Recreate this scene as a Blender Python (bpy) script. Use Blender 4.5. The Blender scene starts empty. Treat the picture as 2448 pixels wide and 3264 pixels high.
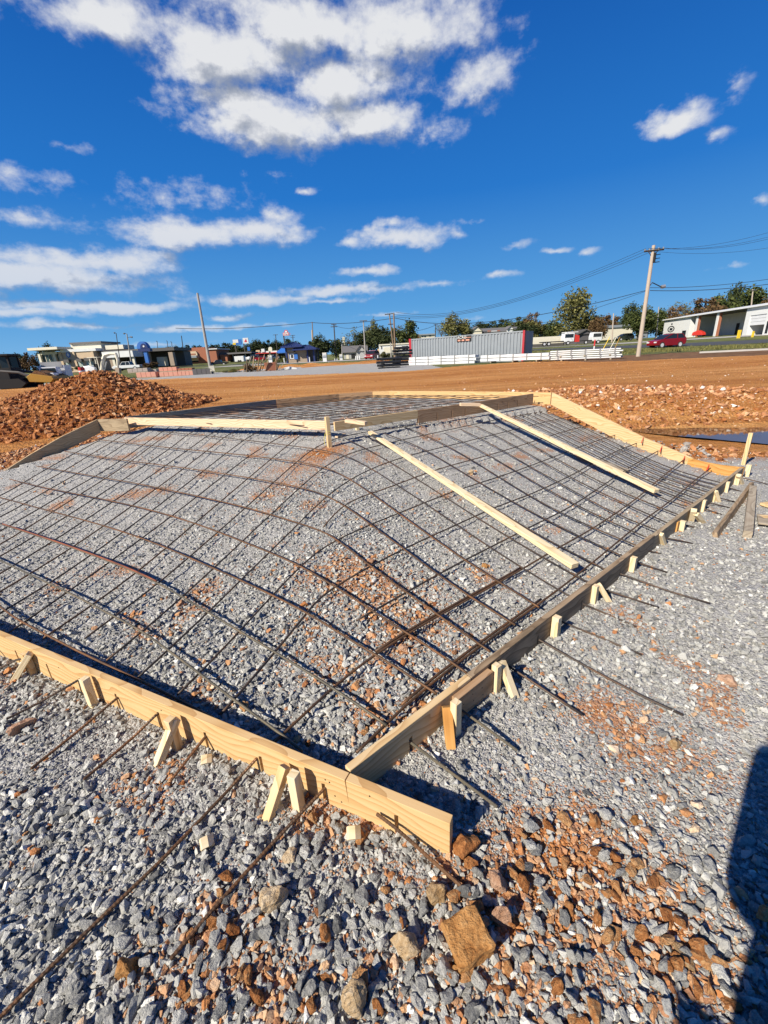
import bpy, bmesh, math, random
import numpy as np
from mathutils import Vector, Matrix, Euler, noise as mnoise
random.seed(7); RNG = np.random.default_rng(7)
SC = bpy.context.scene; COL = SC.collection; R = math.radians

# ---------------------------------------------------------------- camera, sun, sky, exposure
H = 1.8; F = 1359.; CX, CY = 1224., 1632.
n_ = np.array([192., 3690., F]); n_ /= np.linalg.norm(n_); up_ = -n_
fw_ = np.array([0, 0, 1.]); fw_ = fw_ - fw_.dot(up_) * up_; fw_ /= np.linalg.norm(fw_)
CM = np.stack([np.cross(fw_, up_), fw_, up_])
cam = bpy.data.cameras.new('camera'); camo = bpy.data.objects.new('camera', cam); COL.objects.link(camo)
cam.sensor_fit = 'VERTICAL'; cam.sensor_height = 36.; cam.lens = F / 3264 * 36; cam.clip_start = .05; cam.clip_end = 8000
cx_, cy_, cz_ = CM @ [1, 0, 0], -(CM @ [0, 1, 0]), -(CM @ [0, 0, 1])
camo.matrix_world = Matrix(((cx_[0], cy_[0], cz_[0], 0), (cx_[1], cy_[1], cz_[1], 0), (cx_[2], cy_[2], cz_[2], H), (0, 0, 0, 1)))
SC.camera = camo
SUN_AZ, SUN_EL = 50., 36.            # azimuth the shadows run to (from +Y towards +X), elevation
sun = bpy.data.lights.new('sun', 'SUN'); suno = bpy.data.objects.new('sun', sun); COL.objects.link(suno)
sun.energy = 5.0; sun.angle = R(.53); sun.color = (1., .92, .79)
sd = Vector((math.sin(R(SUN_AZ)) * math.cos(R(SUN_EL)), math.cos(R(SUN_AZ)) * math.cos(R(SUN_EL)), -math.sin(R(SUN_EL))))
suno.rotation_euler = sd.to_track_quat('-Z', 'Y').to_euler(); suno.location = (-20, -20, 30)
SC.view_settings.view_transform = 'Standard'; SC.view_settings.look = 'None'; SC.view_settings.gamma = 1
SC.view_settings.exposure = 0.66; SC.view_settings.use_curve_mapping = False
SC.render.engine = 'CYCLES'; SC.cycles.max_bounces = 5; SC.cycles.diffuse_bounces = 3; SC.cycles.glossy_bounces = 3
SKY_STRENGTH = .066

def ray(px, py): return CM @ np.array([px - CX, py - CY, F])
def at(px, py, z=0.):                # the point of height z seen at a spot of the photograph
    d = ray(px, py); t = (z - H) / d[2]; return Vector((d[0] * t, d[1] * t, z))
def aty(px, py, Y):                  # the point at distance Y
    d = ray(px, py); t = Y / d[1]; return Vector((d[0] * t, Y, H + d[2] * t))

def node(nt, typ, **kw):
    n = nt.nodes.new(typ)
    for k, v in kw.items():
        if k == 'ins':
            for i, val in v.items():
                if isinstance(val, bpy.types.NodeSocket): nt.links.new(val, n.inputs[i])
                else: n.inputs[i].default_value = val
        else: setattr(n, k, v)
    return n
def mth(nt, op, a, b=0., c=None, clamp=False):
    ins = {0: a, 1: b}
    if c is not None: ins[2] = c
    return node(nt, 'ShaderNodeMath', operation=op, use_clamp=clamp, ins=ins).outputs[0]
def vmth(nt, op, a, b=(0, 0, 0)):
    n = node(nt, 'ShaderNodeVectorMath', operation=op, ins={0: a, 1: b}); return n.outputs['Value'] if op == 'LENGTH' else n.outputs[0]
def mix(nt, f, a, b, mode='MIX'):
    n = node(nt, 'ShaderNodeMix', data_type='RGBA', blend_type=mode)
    for i, v in ((0, f), (6, a), (7, b)):
        if isinstance(v, bpy.types.NodeSocket): nt.links.new(v, n.inputs[i])
        else: n.inputs[i].default_value = v if i == 0 or len(v) == 4 else (*v, 1)
    return n.outputs[2]
def ss(nt, v, a, b):
    n = node(nt, 'ShaderNodeMapRange', interpolation_type='SMOOTHSTEP', ins={0: v, 1: a, 2: b}); return n.outputs[0]
def ramp(nt, f, stops):
    n = node(nt, 'ShaderNodeValToRGB'); e = n.color_ramp.elements
    while len(e) < len(stops): e.new(.5)
    for q, (p, c) in zip(e, stops): q.position = p; q.color = (*c, 1) if len(c) == 3 else c
    nt.links.new(f, n.inputs[0]); return n.outputs[0]

# sky: the Nishita sky with clouds laid into it by direction
wd = bpy.data.worlds.new('World'); SC.world = wd; wd.use_nodes = True; nt = wd.node_tree; nt.nodes.clear()
sky = node(nt, 'ShaderNodeTexSky', sky_type='NISHITA', sun_disc=False, sun_elevation=R(SUN_EL), sun_rotation=R(SUN_AZ + 180), air_density=1.0, dust_density=.35, ozone_density=2.2, altitude=250)
tc = node(nt, 'ShaderNodeTexCoord'); sp = node(nt, 'ShaderNodeSeparateXYZ', ins={0: tc.outputs['Generated']})
az = mth(nt, 'ARCTAN2', sp.outputs[0], sp.outputs[1]); el = mth(nt, 'ARCSINE', sp.outputs[2])
ae = node(nt, 'ShaderNodeCombineXYZ', ins={0: az, 1: el}).outputs[0]
# (x, y, half width, half height, weight) of each cloud mass as the photograph shows it
CLOUDS = [(330, 60, 360, 120, .9), (700, 170, 330, 170, 1.25), (1000, 90, 520, 150, 1.2), (1330, 110, 330, 170, 1.0), (900, 400, 330, 120, 1.15), (1180, 390, 280, 90, 1.0), (760, 330, 260, 90, .95), (1500, 250, 190, 110, .7), (1060, 260, 330, 120, 1.1), (1400, 420, 110, 60, .7),
    (100, 880, 520, 75, 1.15), (380, 830, 230, 70, 1.0), (620, 740, 300, 65, 1.05), (800, 735, 220, 60, 1.), (890, 690, 90, 40, .7), (560, 700, 150, 35, .6), (180, 830, 330, 55, .9),
    (1285, 755, 190, 48, 1.05), (1250, 715, 90, 30, .8), (1115, 772, 60, 22, .75), (1180, 862, 120, 26, .95), (1460, 745, 45, 25, .6),
    (2180, 375, 125, 55, .95), (2210, 340, 90, 45, .7), (2350, 270, 70, 60, .6), (2420, 640, 60, 30, .8), (2290, 425, 60, 30, .5),
    (1090, 925, 290, 24, 1.), (780, 955, 210, 28, .95), (940, 950, 90, 20, .8), (330, 980, 420, 26, 1.), (60, 1000, 300, 22, .8), (1770, 798, 70, 16, .85), (1870, 806, 50, 12, .6), (1590, 880, 90, 16, .7), (1640, 780, 60, 14, .45), (2330, 850, 90, 12, .55), (970, 605, 60, 20, .7), (880, 560, 80, 20, .35), (1520, 700, 60, 14, .4), (1400, 900, 120, 12, .45),
    (620, 1045, 260, 14, .8), (260, 1040, 300, 16, .7), (700, 1010, 130, 12, .6), (1050, 960, 160, 12, .7), (420, 1100, 260, 9, .55), (840, 1040, 140, 10, .6), (60, 560, 200, 40, .35), (620, 640, 260, 60, .35), (210, 470, 100, 20, .4), (100, 700, 260, 30, .45), (1450, 1020, 120, 9, .5), (1250, 1000, 160, 9, .5)]
def azel(px, py):
    d = ray(px, py); d = d / np.linalg.norm(d); return math.atan2(d[0], d[1]), math.asin(d[2])
def density(vec):
    nz = node(nt, 'ShaderNodeTexNoise', noise_dimensions='3D', ins={0: vmth(nt, 'MULTIPLY', vec, (1, 1.5, 1)), 2: 11., 3: 10., 4: .6})
    nb = node(nt, 'ShaderNodeTexNoise', noise_dimensions='3D', ins={0: vmth(nt, 'MULTIPLY', vec, (1, 1.4, 1)), 2: 38., 3: 6., 4: .6})
    wob = vmth(nt, 'MULTIPLY', vmth(nt, 'SUBTRACT', nz.outputs['Color'], (.5, .5, .5)), (.05, .032, 0))
    v2 = vmth(nt, 'ADD', vec, wob); acc = None
    for (x, y, rx, ry, w) in CLOUDS:
        a, e = azel(x, y); a2, e2 = azel(x + rx, y - .052 * rx); a3, e3 = azel(x, y - ry); ra = abs(a2 - a); re = abs(e3 - e)
        d = vmth(nt, 'LENGTH', vmth(nt, 'MULTIPLY', vmth(nt, 'SUBTRACT', v2, (a, e, 0)), (1 / ra, 1 / re, 0)))
        d = mth(nt, 'MULTIPLY_ADD', d, -w, w)
        acc = d if acc is None else mth(nt, 'SMOOTH_MAX', acc, d, .15)
    n1 = mth(nt, 'MULTIPLY_ADD', nz.outputs[0], 2.0, -1.04)
    n2 = mth(nt, 'MULTIPLY_ADD', nb.outputs[0], .7, -.35)
    return mth(nt, 'ADD', mth(nt, 'ADD', acc, n1), n2)
D0 = density(ae); D1 = density(vmth(nt, 'ADD', ae, (-.012, .03, 0)))
alpha = mth(nt, 'MULTIPLY', ss(nt, D0, -.05, .8), .98)
grey = mth(nt, 'ADD', mth(nt, 'MULTIPLY', mth(nt, 'SUBTRACT', D1, D0), 1.5), mth(nt, 'MULTIPLY', ss(nt, D0, .35, 1.3), .6), clamp=True)
cl = ramp(nt, grey, [(0., (7.6, 7.7, 7.9)), (.25, (6.0, 6.2, 6.7)), (.6, (3.9, 4.25, 5.0)), (1., (2.9, 3.3, 4.1))])
blue = ramp(nt, mth(nt, 'MULTIPLY', el, .6366), [(0., (1.9, 4.6, 7.8)), (.06, (.85, 3.3, 7.0)), (.18, (.14, 1.75, 5.8)), (.36, (.03, .85, 3.9)), (.55, (.015, .55, 2.7)), (1., (.015, .5, 2.4))])
clear = mix(nt, .95, sky.outputs[0], blue)          # the deep blue of a dry autumn day
inc = mth(nt, 'GREATER_THAN', sp.outputs[2], 0.)
thin = node(nt, 'ShaderNodeMapRange', ins={0: el, 1: .0, 2: .3, 3: .6, 4: 1.}).outputs[0]
fin = mix(nt, mth(nt, 'MULTIPLY', mth(nt, 'MULTIPLY', alpha, thin), inc), clear, cl)
bg = node(nt, 'ShaderNodeBackground', ins={0: fin, 1: SKY_STRENGTH}); node(nt, 'ShaderNodeOutputWorld', ins={0: bg.outputs[0]})

# ---------------------------------------------------------------- helpers
def tag(o, label=None, cat=None, group=None, kind=None):
    if label: o['label'] = label
    if cat: o['category'] = cat
    if group: o['group'] = group
    if kind: o['kind'] = kind
    return o
def thing(name, label, cat, loc=(0, 0, 0), rotz=0., group=None):
    o = bpy.data.objects.new(name, None); COL.objects.link(o); o.location = loc; o.rotation_euler = (0, 0, rotz); o.empty_display_size = .2
    return tag(o, label, cat, group)
def dup(root, loc=None, rotz=None, label=None, scale=None):
    r = root.copy(); COL.objects.link(r)
    if loc is not None: r.location = loc
    if rotz is not None: r.rotation_euler = (0, 0, rotz)
    if scale is not None: r.scale = scale
    if label: r['label'] = label
    for ch in list(root.children):
        c = ch.copy(); COL.objects.link(c); c.parent = r
        for g in list(ch.children):
            d = g.copy(); COL.objects.link(d); d.parent = c
    return r
class MB:
    def __init__(s): s.v = []; s.f = []; s.uv = None
    def add(s, vs, fs): o = len(s.v); s.v += [tuple(v) for v in vs]; s.f += [tuple(i + o for i in f) for f in fs]; return s
    def box(s, c, d, rz=0., m=None):
        x, y, z = d[0] / 2, d[1] / 2, d[2] / 2
        vs = [Vector(p) for p in ((-x, -y, -z), (x, -y, -z), (x, y, -z), (-x, y, -z), (-x, -y, z), (x, -y, z), (x, y, z), (-x, y, z))]
        if m is not None: vs = [m @ v for v in vs]
        if rz: q = Matrix.Rotation(rz, 3, 'Z'); vs = [q @ v for v in vs]
        return s.add([v + Vector(c) for v in vs], [(3, 2, 1, 0), (4, 5, 6, 7), (0, 1, 5, 4), (1, 2, 6, 5), (2, 3, 7, 6), (3, 0, 4, 7)])
    def b2(s, x0, x1, y0, y1, z0, z1): return s.box(((x0 + x1) / 2, (y0 + y1) / 2, (z0 + z1) / 2), (x1 - x0, y1 - y0, z1 - z0))
    def prism(s, prof, y0, y1, axis='y'):      # prof: (x, z) outline, anticlockwise seen from -y
        n = len(prof)
        if axis == 'y': vs = [(x, y0, z) for x, z in prof] + [(x, y1, z) for x, z in prof]
        elif axis == 'x': vs = [(y0, x, z) for x, z in prof] + [(y1, x, z) for x, z in prof]
        else: vs = [(x, z, y0) for x, z in prof] + [(x, z, y1) for x, z in prof]
        return s.add(vs, [tuple(range(n)), tuple(range(2 * n - 1, n - 1, -1))] + [(i, i + n, (i + 1) % n + n, (i + 1) % n) for i in range(n)])
    def tube(s, path, r, n=6, cap=True):
        P = [Vector(p) for p in path]; k0 = len(s.v); m = len(P)
        for i, p in enumerate(P):
            t = (P[min(i + 1, m - 1)] - P[max(i - 1, 0)]).normalized()
            a = t.cross(Vector((0, 0, 1)) if abs(t.z) < .95 else Vector((1, 0, 0))).normalized(); b = a.cross(t)
            ri = r[i] if isinstance(r, (list, tuple)) else r
            s.v += [tuple(p + (a * math.cos(6.2832 * j / n) + b * math.sin(6.2832 * j / n)) * ri) for j in range(n)]
        for i in range(m - 1):
            for j in range(n): s.f.append((k0 + i * n + j, k0 + i * n + (j + 1) % n, k0 + (i + 1) * n + (j + 1) % n, k0 + (i + 1) * n + j))
        if cap: s.f.append(tuple(k0 + j for j in range(n - 1, -1, -1))); s.f.append(tuple(k0 + (m - 1) * n + j for j in range(n)))
        return s
    def build(s, name, mat, parent=None, smooth=False, bevel=0., loc=None, mw=None):
        me = bpy.data.meshes.new(name); me.from_pydata(s.v, [], s.f); me.update()
        bm = bmesh.new(); bm.from_mesh(me); bmesh.ops.recalc_face_normals(bm, faces=bm.faces); bm.to_mesh(me); bm.free()
        return obj(name, me, mat, parent, smooth, bevel, loc, mw)
def obj(name, me, mat, parent=None, smooth=False, bevel=0., loc=None, mw=None):
    o = bpy.data.objects.new(name, me); COL.objects.link(o)
    if mat is not None and not me.materials: me.materials.append(mat)
    if smooth: me.polygons.foreach_set('use_smooth', [True] * len(me.polygons))
    if bevel: b = o.modifiers.new('bevel', 'BEVEL'); b.width = bevel; b.segments = 2; b.limit_method = 'ANGLE'; b.angle_limit = R(40)
    if parent is not None: o.parent = parent
    if loc is not None: o.location = loc
    if mw is not None: o.matrix_world = mw
    return o
ORD = ['first', 'second', 'third', 'fourth', 'fifth', 'sixth', 'seventh', 'eighth', 'ninth', 'tenth', 'eleventh', 'twelfth', 'thirteenth', 'fourteenth', 'fifteenth', 'sixteenth', 'seventeenth', 'eighteenth', 'nineteenth', 'twentieth', 'twenty-first', 'twenty-second', 'twenty-third', 'twenty-fourth', 'twenty-fifth', 'twenty-sixth', 'twenty-seventh', 'twenty-eighth']

# ---------------------------------------------------------------- materials
def mat(name, col, rough=.7, metal=0., var=.12, scale=6., bump=0., bscale=40., spec=.3):
    m = bpy.data.materials.new(name); m.use_nodes = True; t = m.node_tree; b = t.nodes['Principled BSDF']
    b.inputs['Roughness'].default_value = rough; b.inputs['Metallic'].default_value = metal; b.inputs['Specular IOR Level'].default_value = spec
    tc = node(t, 'ShaderNodeTexCoord'); nz = node(t, 'ShaderNodeTexNoise', ins={0: tc.outputs['Object'], 2: scale, 3: 5., 4: .6})
    lo = tuple(c * (1 - var) for c in col); hi = tuple(min(1, c * (1 + var)) for c in col)
    t.links.new(ramp(t, nz.outputs[0], [(.3, lo), (.7, hi)]), b.inputs['Base Color'])
    if bump:
        n2 = node(t, 'ShaderNodeTexNoise', ins={0: tc.outputs['Object'], 2: bscale, 3: 4.})
        t.links.new(node(t, 'ShaderNodeBump', ins={'Strength': bump, 'Distance': .02, 'Height': n2.outputs[0]}).outputs[0], b.inputs['Normal'])
    return m
def wood(name, dark, mid, light, knots=.5, rough=.75, ring=26., stain=0.):
    m = bpy.data.materials.new(name); m.use_nodes = True; t = m.node_tree; b = t.nodes['Principled BSDF']; b.inputs['Roughness'].default_value = rough; b.inputs['Specular IOR Level'].default_value = .2
    tc = node(t, 'ShaderNodeTexCoord'); oi = node(t, 'ShaderNodeObjectInfo')
    off = node(t, 'ShaderNodeCombineXYZ', ins={0: mth(t, 'MULTIPLY', oi.outputs['Random'], 37.), 1: mth(t, 'MULTIPLY', oi.outputs['Random'], 3.1), 2: mth(t, 'MULTIPLY', oi.outputs['Random'], 5.3)}).outputs[0]
    co = vmth(t, 'ADD', tc.outputs['Object'], off)
    w = node(t, 'ShaderNodeTexNoise', ins={0: vmth(t, 'MULTIPLY', co, (.9, 3., 3.)), 2: 1.4, 3: 2.})
    # a grain that runs along the plank, rings bent by slow noise
    grain = node(t, 'ShaderNodeTexNoise', ins={0: vmth(t, 'MULTIPLY', co, (1.6, 60., 60.)), 2: 1.2, 3: 5., 4: .6})
    rr = mth(t, 'MULTIPLY_ADD', w.outputs[0], 9., mth(t, 'MULTIPLY', node(t, 'ShaderNodeSeparateXYZ', ins={0: co}).outputs[2], ring))
    rings = mth(t, 'FRACT', rr); rings = mth(t, 'POWER', rings, 2.5)
    f = mth(t, 'ADD', mth(t, 'MULTIPLY', rings, .55), mth(t, 'MULTIPLY', grain.outputs[0], .55))
    c = ramp(t, f, [(.15, light), (.5, mid), (.95, dark)])
    kv = node(t, 'ShaderNodeTexVoronoi', ins={0: vmth(t, 'MULTIPLY', co, (1.1, 4., 4.)), 2: 1.6})
    kn = mth(t, 'MULTIPLY', ss(t, kv.outputs['Distance'], .10, .045), knots)
    c = mix(t, kn, c, tuple(x * .35 for x in dark))
    if stain:
        sn = node(t, 'ShaderNodeTexNoise', ins={0: vmth(t, 'MULTIPLY', co, (1.5, 5., 5.)), 2: 2.2, 3: 6., 4: .65})
        c = mix(t, mth(t, 'MULTIPLY', ss(t, sn.outputs[0], .42, .7), stain), c, tuple(x * .45 for x in mid))
    t.links.new(c, b.inputs['Base Color'])
    t.links.new(node(t, 'ShaderNodeBump', ins={'Strength': .35, 'Distance': .002, 'Height': f}).outputs[0], b.inputs['Normal'])
    return m
M = {}
M['new'] = wood('fresh_pine', (.42, .25, .11), (.58, .40, .20), (.66, .50, .29))
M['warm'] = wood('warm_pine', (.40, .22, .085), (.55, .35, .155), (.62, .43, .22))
M['pale'] = wood('pale_pine', (.50, .36, .18), (.66, .52, .31), (.74, .62, .42), knots=.25)
M['pink'] = wood('pinkish_pine', (.46, .27, .15), (.62, .44, .28), (.70, .54, .37), knots=.3)
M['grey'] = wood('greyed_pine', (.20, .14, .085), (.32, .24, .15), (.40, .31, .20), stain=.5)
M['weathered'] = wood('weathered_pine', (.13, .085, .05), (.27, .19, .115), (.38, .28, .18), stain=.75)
M['shade_tan'] = wood('shaded_tan_pine', (.28, .18, .09), (.42, .29, .16), (.50, .37, .22), stain=.25)  # fresh pine toned down, the left slope board's shade put into its colour
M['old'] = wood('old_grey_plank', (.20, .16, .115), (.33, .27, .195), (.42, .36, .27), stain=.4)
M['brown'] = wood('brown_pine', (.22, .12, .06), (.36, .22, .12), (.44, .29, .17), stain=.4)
M['amber'] = wood('amber_pine', (.34, .14, .03), (.50, .25, .07), (.58, .34, .12), knots=.2)

# ---------------------------------------------------------------- the lie of the land
def vnoise(x, y, s, seed=0):
    x = np.asarray(x, float) * s + seed * 17.3; y = np.asarray(y, float) * s - seed * 9.7
    xi = np.floor(x); yi = np.floor(y); fx = x - xi; fy = y - yi; fx = fx * fx * (3 - 2 * fx); fy = fy * fy * (3 - 2 * fy)
    def h(a, b): v = np.sin(a * 127.1 + b * 311.7 + seed * 74.7) * 43758.5453; return v - np.floor(v)
    return (h(xi, yi) * (1 - fx) + h(xi + 1, yi) * fx) * (1 - fy) + (h(xi, yi + 1) * (1 - fx) + h(xi + 1, yi + 1) * fx) * fy
def fbm(x, y, s, o=4, seed=0): return sum(vnoise(x, y, s * 2.03 ** i, seed + i) * .5 ** i for i in range(o)) / (2 - .5 ** (o - 1))
def sstep(v, a, b): t = np.clip((v - a) / (b - a), 0, 1); return t * t * (3 - 2 * t)
C0 = np.array([-.23, 1.32]); UN = np.array([.899, -.438]); NN = np.array([.438, .899]); UR = np.array([.77, .638]); NR = np.array([-.638, .77])
TOPZ = .88
PP, PL_, PR_, PS, PQ = [at(*p, TOPZ) for p in ((1055, 1345), (395, 1331), (310, 1337), (1185, 1248), (1757, 1251))]
C1 = at(2370, 1490, .184); PE = Vector((-7.45, 4.83, .184))
def inpoly(x, y, poly):
    ins = np.zeros(np.shape(x), bool); n = len(poly)
    for i in range(n):
        x0, y0 = poly[i][:2]; x1, y1 = poly[(i + 1) % n][:2]
        if y0 == y1: continue
        c = ((y0 > y) != (y1 > y)) & (x < (x1 - x0) * (y - y0) / (y1 - y0) + x0); ins ^= c
    return ins
APRON = [tuple(C0), C1, PQ, PP, PL_, PR_, PE]; PLAT = [PP, PL_, PR_, PS, PQ]
def apron_z(x, y):
    dn = (x - C0[0]) * NN[0] + (y - C0[1]) * NN[1]; dr = (x - C0[0]) * NR[0] + (y - C0[1]) * NR[1]
    k = .55; h = np.clip(.5 + .5 * (dr - dn) / k, 0, 1); d = dr * (1 - h) + dn * h - k * h * (1 - h)
    e = d - .7; sp = np.where(e > 2, e, np.log1p(np.exp(np.clip(e, -9, 3) * 3)) / 3)
    return np.minimum(.035 + .142 * sp, .62)
def terrain_z(x, y):
    x = np.asarray(x, float); y = np.asarray(y, float)
    z = np.interp(y, [-300, 7.2, 9.5, 13.5, 40, 64, 95, 130, 200, 400, 4000], [0, 0, .10, .52, .65, .9, 1.15, 1.4, 1.9, 3.2, 30])
    zr = np.interp(y, [-300, 9.35, 9.9, 10.9, 12.5, 40, 41], [0, 0, .20, .50, .57, .65, .65]); z = np.where(y < 40, z + (zr - z) * sstep(x, 3.5, 6.), z)
    z3 = np.interp(y, [-300, 50, 58, 68, 90, 130, 200, 400, 4000], [.66, .66, .78, 1.3, 1.65, 1.9, 2.3, 3.4, 30]); z = np.where(y > 40, z + (z3 - z) * sstep(x, 9, 20) * sstep(y, 40, 52), z)
    z = z + .34 * np.exp(-((y - 59) / 3.2) ** 2) * sstep(x, -19, -15) * sstep(-x, -3.5, -1) * (.6 + .8 * vnoise(x, y, .7, 13))
    z = z + .015 * np.clip(x - 45, 0, 60) * sstep(y, 35, 60) - .22 * sstep(-x, 18, 34) * sstep(y, 25, 42) * sstep(-y, -75, -55)
    z = z - .10 * np.exp(-((x - 10.5) / 4.) ** 2 - ((y - 8.3) / 1.0) ** 2)
    dr = (x - C0[0]) * NR[0] + (y - C0[1]) * NR[1]; sr = (x - C0[0]) * UR[0] + (y - C0[1]) * UR[1]
    z = z + .03 * np.exp(-(dr / .35) ** 2) * sstep(sr, .6, 2.) * (dr < 0.05) * sstep(-sr, -7.5, -6)
    near = sstep(-y, -60, -20)
    return z + near * (.05 * (fbm(x, y, .45, 3, 3) - .5) + .03 * (fbm(x, y, 2.5, 3, 5) - .5))
def ground_z(x, y):
    x = np.asarray(x, float); y = np.asarray(y, float)
    z = terrain_z(x, y); rough = .035 * (fbm(x, y, 1.6, 3, 9) - .5) + .02 * (fbm(x, y, 6., 2, 11) - .5)
    z = np.where(inpoly(x, y, APRON), apron_z(x, y) + rough, z)
    ed = np.minimum(_ld(x, y, PP, PQ), _ld(x, y, PL_, PP))
    return np.where(inpoly(x, y, PLAT), .58 + .145 * sstep(ed, 0., 1.0) + .6 * rough, z)
def _ld(x, y, a, b):                 # distance left of the line a to b
    d = (b - a).xy.normalized(); return (x - a.x) * -d.y + (y - a.y) * d.x
def gz(x, y): return float(ground_z(np.array([x]), np.array([y]))[0])
def tz(x, y): return float(terrain_z(np.array([x]), np.array([y]))[0])
def on_apron(px, py, up=.05):        # where a sight line meets the bars' level above the sloping fill
    d = ray(px, py); a, b = (1.2 - H) / d[2], (-.3 - H) / d[2]
    for _ in range(40):
        t = (a + b) / 2; p = d * t
        if p[2] + H > float(apron_z(p[0], p[1])) + up: a = t
        else: b = t
    return Vector((p[0], p[1], p[2] + H))
def on_ground(px, py, f=terrain_z):
    d = ray(px, py); z = 0.
    for _ in range(12):
        t = (z - H) / d[2]; z = .5 * z + .5 * float(f(np.array([d[0] * t]), np.array([d[1] * t]))[0])
    t = (z - H) / d[2]; return Vector((d[0] * t, d[1] * t, z))

# where the orange clay shows through the grey stone, and where the stone is fine and dusty
SPOTS = [(1120, 2640, 0, .16, 1), (1000, 2560, 0, .12, .8), (1150, 1760, .35, .32, 1.2), (1060, 1745, .35, .3, .8), (1230, 1960, .15, .28, .6), (1300, 1890, .15, .28, .7), (1950, 2280, 0, .16, 1.1), (2150, 2420, 0, .22, .8), (1700, 2760, 0, .2, .9), (1800, 2700, 0, .18, .8), (1850, 2950, 0, .22, .7), (2150, 2900, 0, .25, .6), (2150, 3100, 0, .15, .9), (500, 3090, 0, .1, .9), (700, 3000, 0, .16, .9), (820, 3150, 0, .14, .7), (1480, 2780, 0, .12, .9), (1540, 2900, 0, .13, 1.), (1390, 3190, 0, .13, .9), (960, 3180, 0, .1, .8),
         (1020, 1450, .5, .34, 1.1), (930, 1480, .5, .34, .9), (900, 1540, .4, .3, .7), (1250, 1340, .55, .4, .7), (1420, 1345, .55, .4, .7), (1180, 2280, .05, .12, .8), (1150, 2150, .05, .15, .6), (1400, 2010, .06, .2, .8), (1240, 2050, .06, .2, .5), (1000, 1980, .1, .2, .4), (1870, 2260, 0, .15, .6), (1640, 2600, 0, .15, .5), (1280, 2840, 0, .1, .3), (1700, 3150, 0, .15, .7), (2020, 2720, 0, .16, .5), (1190, 3100, 0, .1, .5)]
SPW = [(at(a, b, z), r, w) for a, b, z, r, w in SPOTS]
def clay(x, y):
    m = .6 * sstep(fbm(x, y, 2.2, 4, 21), .62, .78)
    for p, r, w in SPW: m = m + .72 * w * np.exp(-((x - p.x) ** 2 + (y - p.y) ** 2) / (r * r)) * (.1 + 1.25 * fbm(x, y, 9., 3, 33))
    m = m + .2 * sstep(x + .6 * (fbm(x, y, 1., 3, 4) - .5), .25, .9) * sstep(-y, -1.7, -.8) * (fbm(x, y, 5., 3, 8) - .25)
    out = ~inpoly(x, y, APRON) & ~inpoly(x, y, PLAT)
    m = m + 1.4 * out * np.where(x < -5, sstep(y + 1.6 * (fbm(x, y, .8, 3, 6) - .5), 7.0, 8.8), sstep(y + 1.2 * (fbm(x, y, .9, 3, 6) - .5), 5.9, 7.0))
    return np.clip(m, 0, 1)
def coarse(x, y):                    # 1 loose coarse stone, 0 compacted fines
    c = sstep(fbm(x, y, 1.3, 4, 41), .36, .62)
    inside = inpoly(x, y, APRON)
    hip = np.exp(-((x + .35) / .9) ** 2) * sstep(-y, -6.5, -1.2)
    c = np.where(inside, .25 * c + .75 * hip + .25 * sstep(-y, -3.2, -1.6), c)
    right = sstep(x - .25 * y, .25, 1.1) * sstep(y, .55, 1.3)
    return np.clip(np.where(inside, c, c * (1 - .75 * right) + .55 * sstep(-y, -1.5, -.7)), 0, 1)
def field_edge(x): return np.interp(x, [-80, -25, -8, 2, 7, 20, 60], [52, 46, 37, 32.5, 37, 41.5, 43])
def zones(x, y):                     # 0 gravel 1 dirt field 2 gravel strip 3 grass 4 brown dirt 5 fill
    w = fbm(x, y, .5, 3, 51) - .5
    cl = clay(x, y); z = np.zeros(np.shape(x), int)
    out = ~inpoly(x, y, APRON) & ~inpoly(x, y, PLAT)
    z[(y > 6.2) & (cl > .62) & out] = 1; z[(y > 9.5) & out] = 1
    fe = field_edge(x) + .9 * w
    z[(y > fe)] = 3
    z[(y > fe) & (x < 5.2) & (x > -60) & (y < 55 + w)] = 2
    z[(y > 55 + w) & (y < 68 + 2 * w) & (x < 5) & (x > -19)] = 1
    z[(y > 25 + 3 * w + .25 * np.clip(38 - x, 0, 40)) & (x > 15) & (y < fe)] = 4
    z[~out] = 5
    return z
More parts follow.
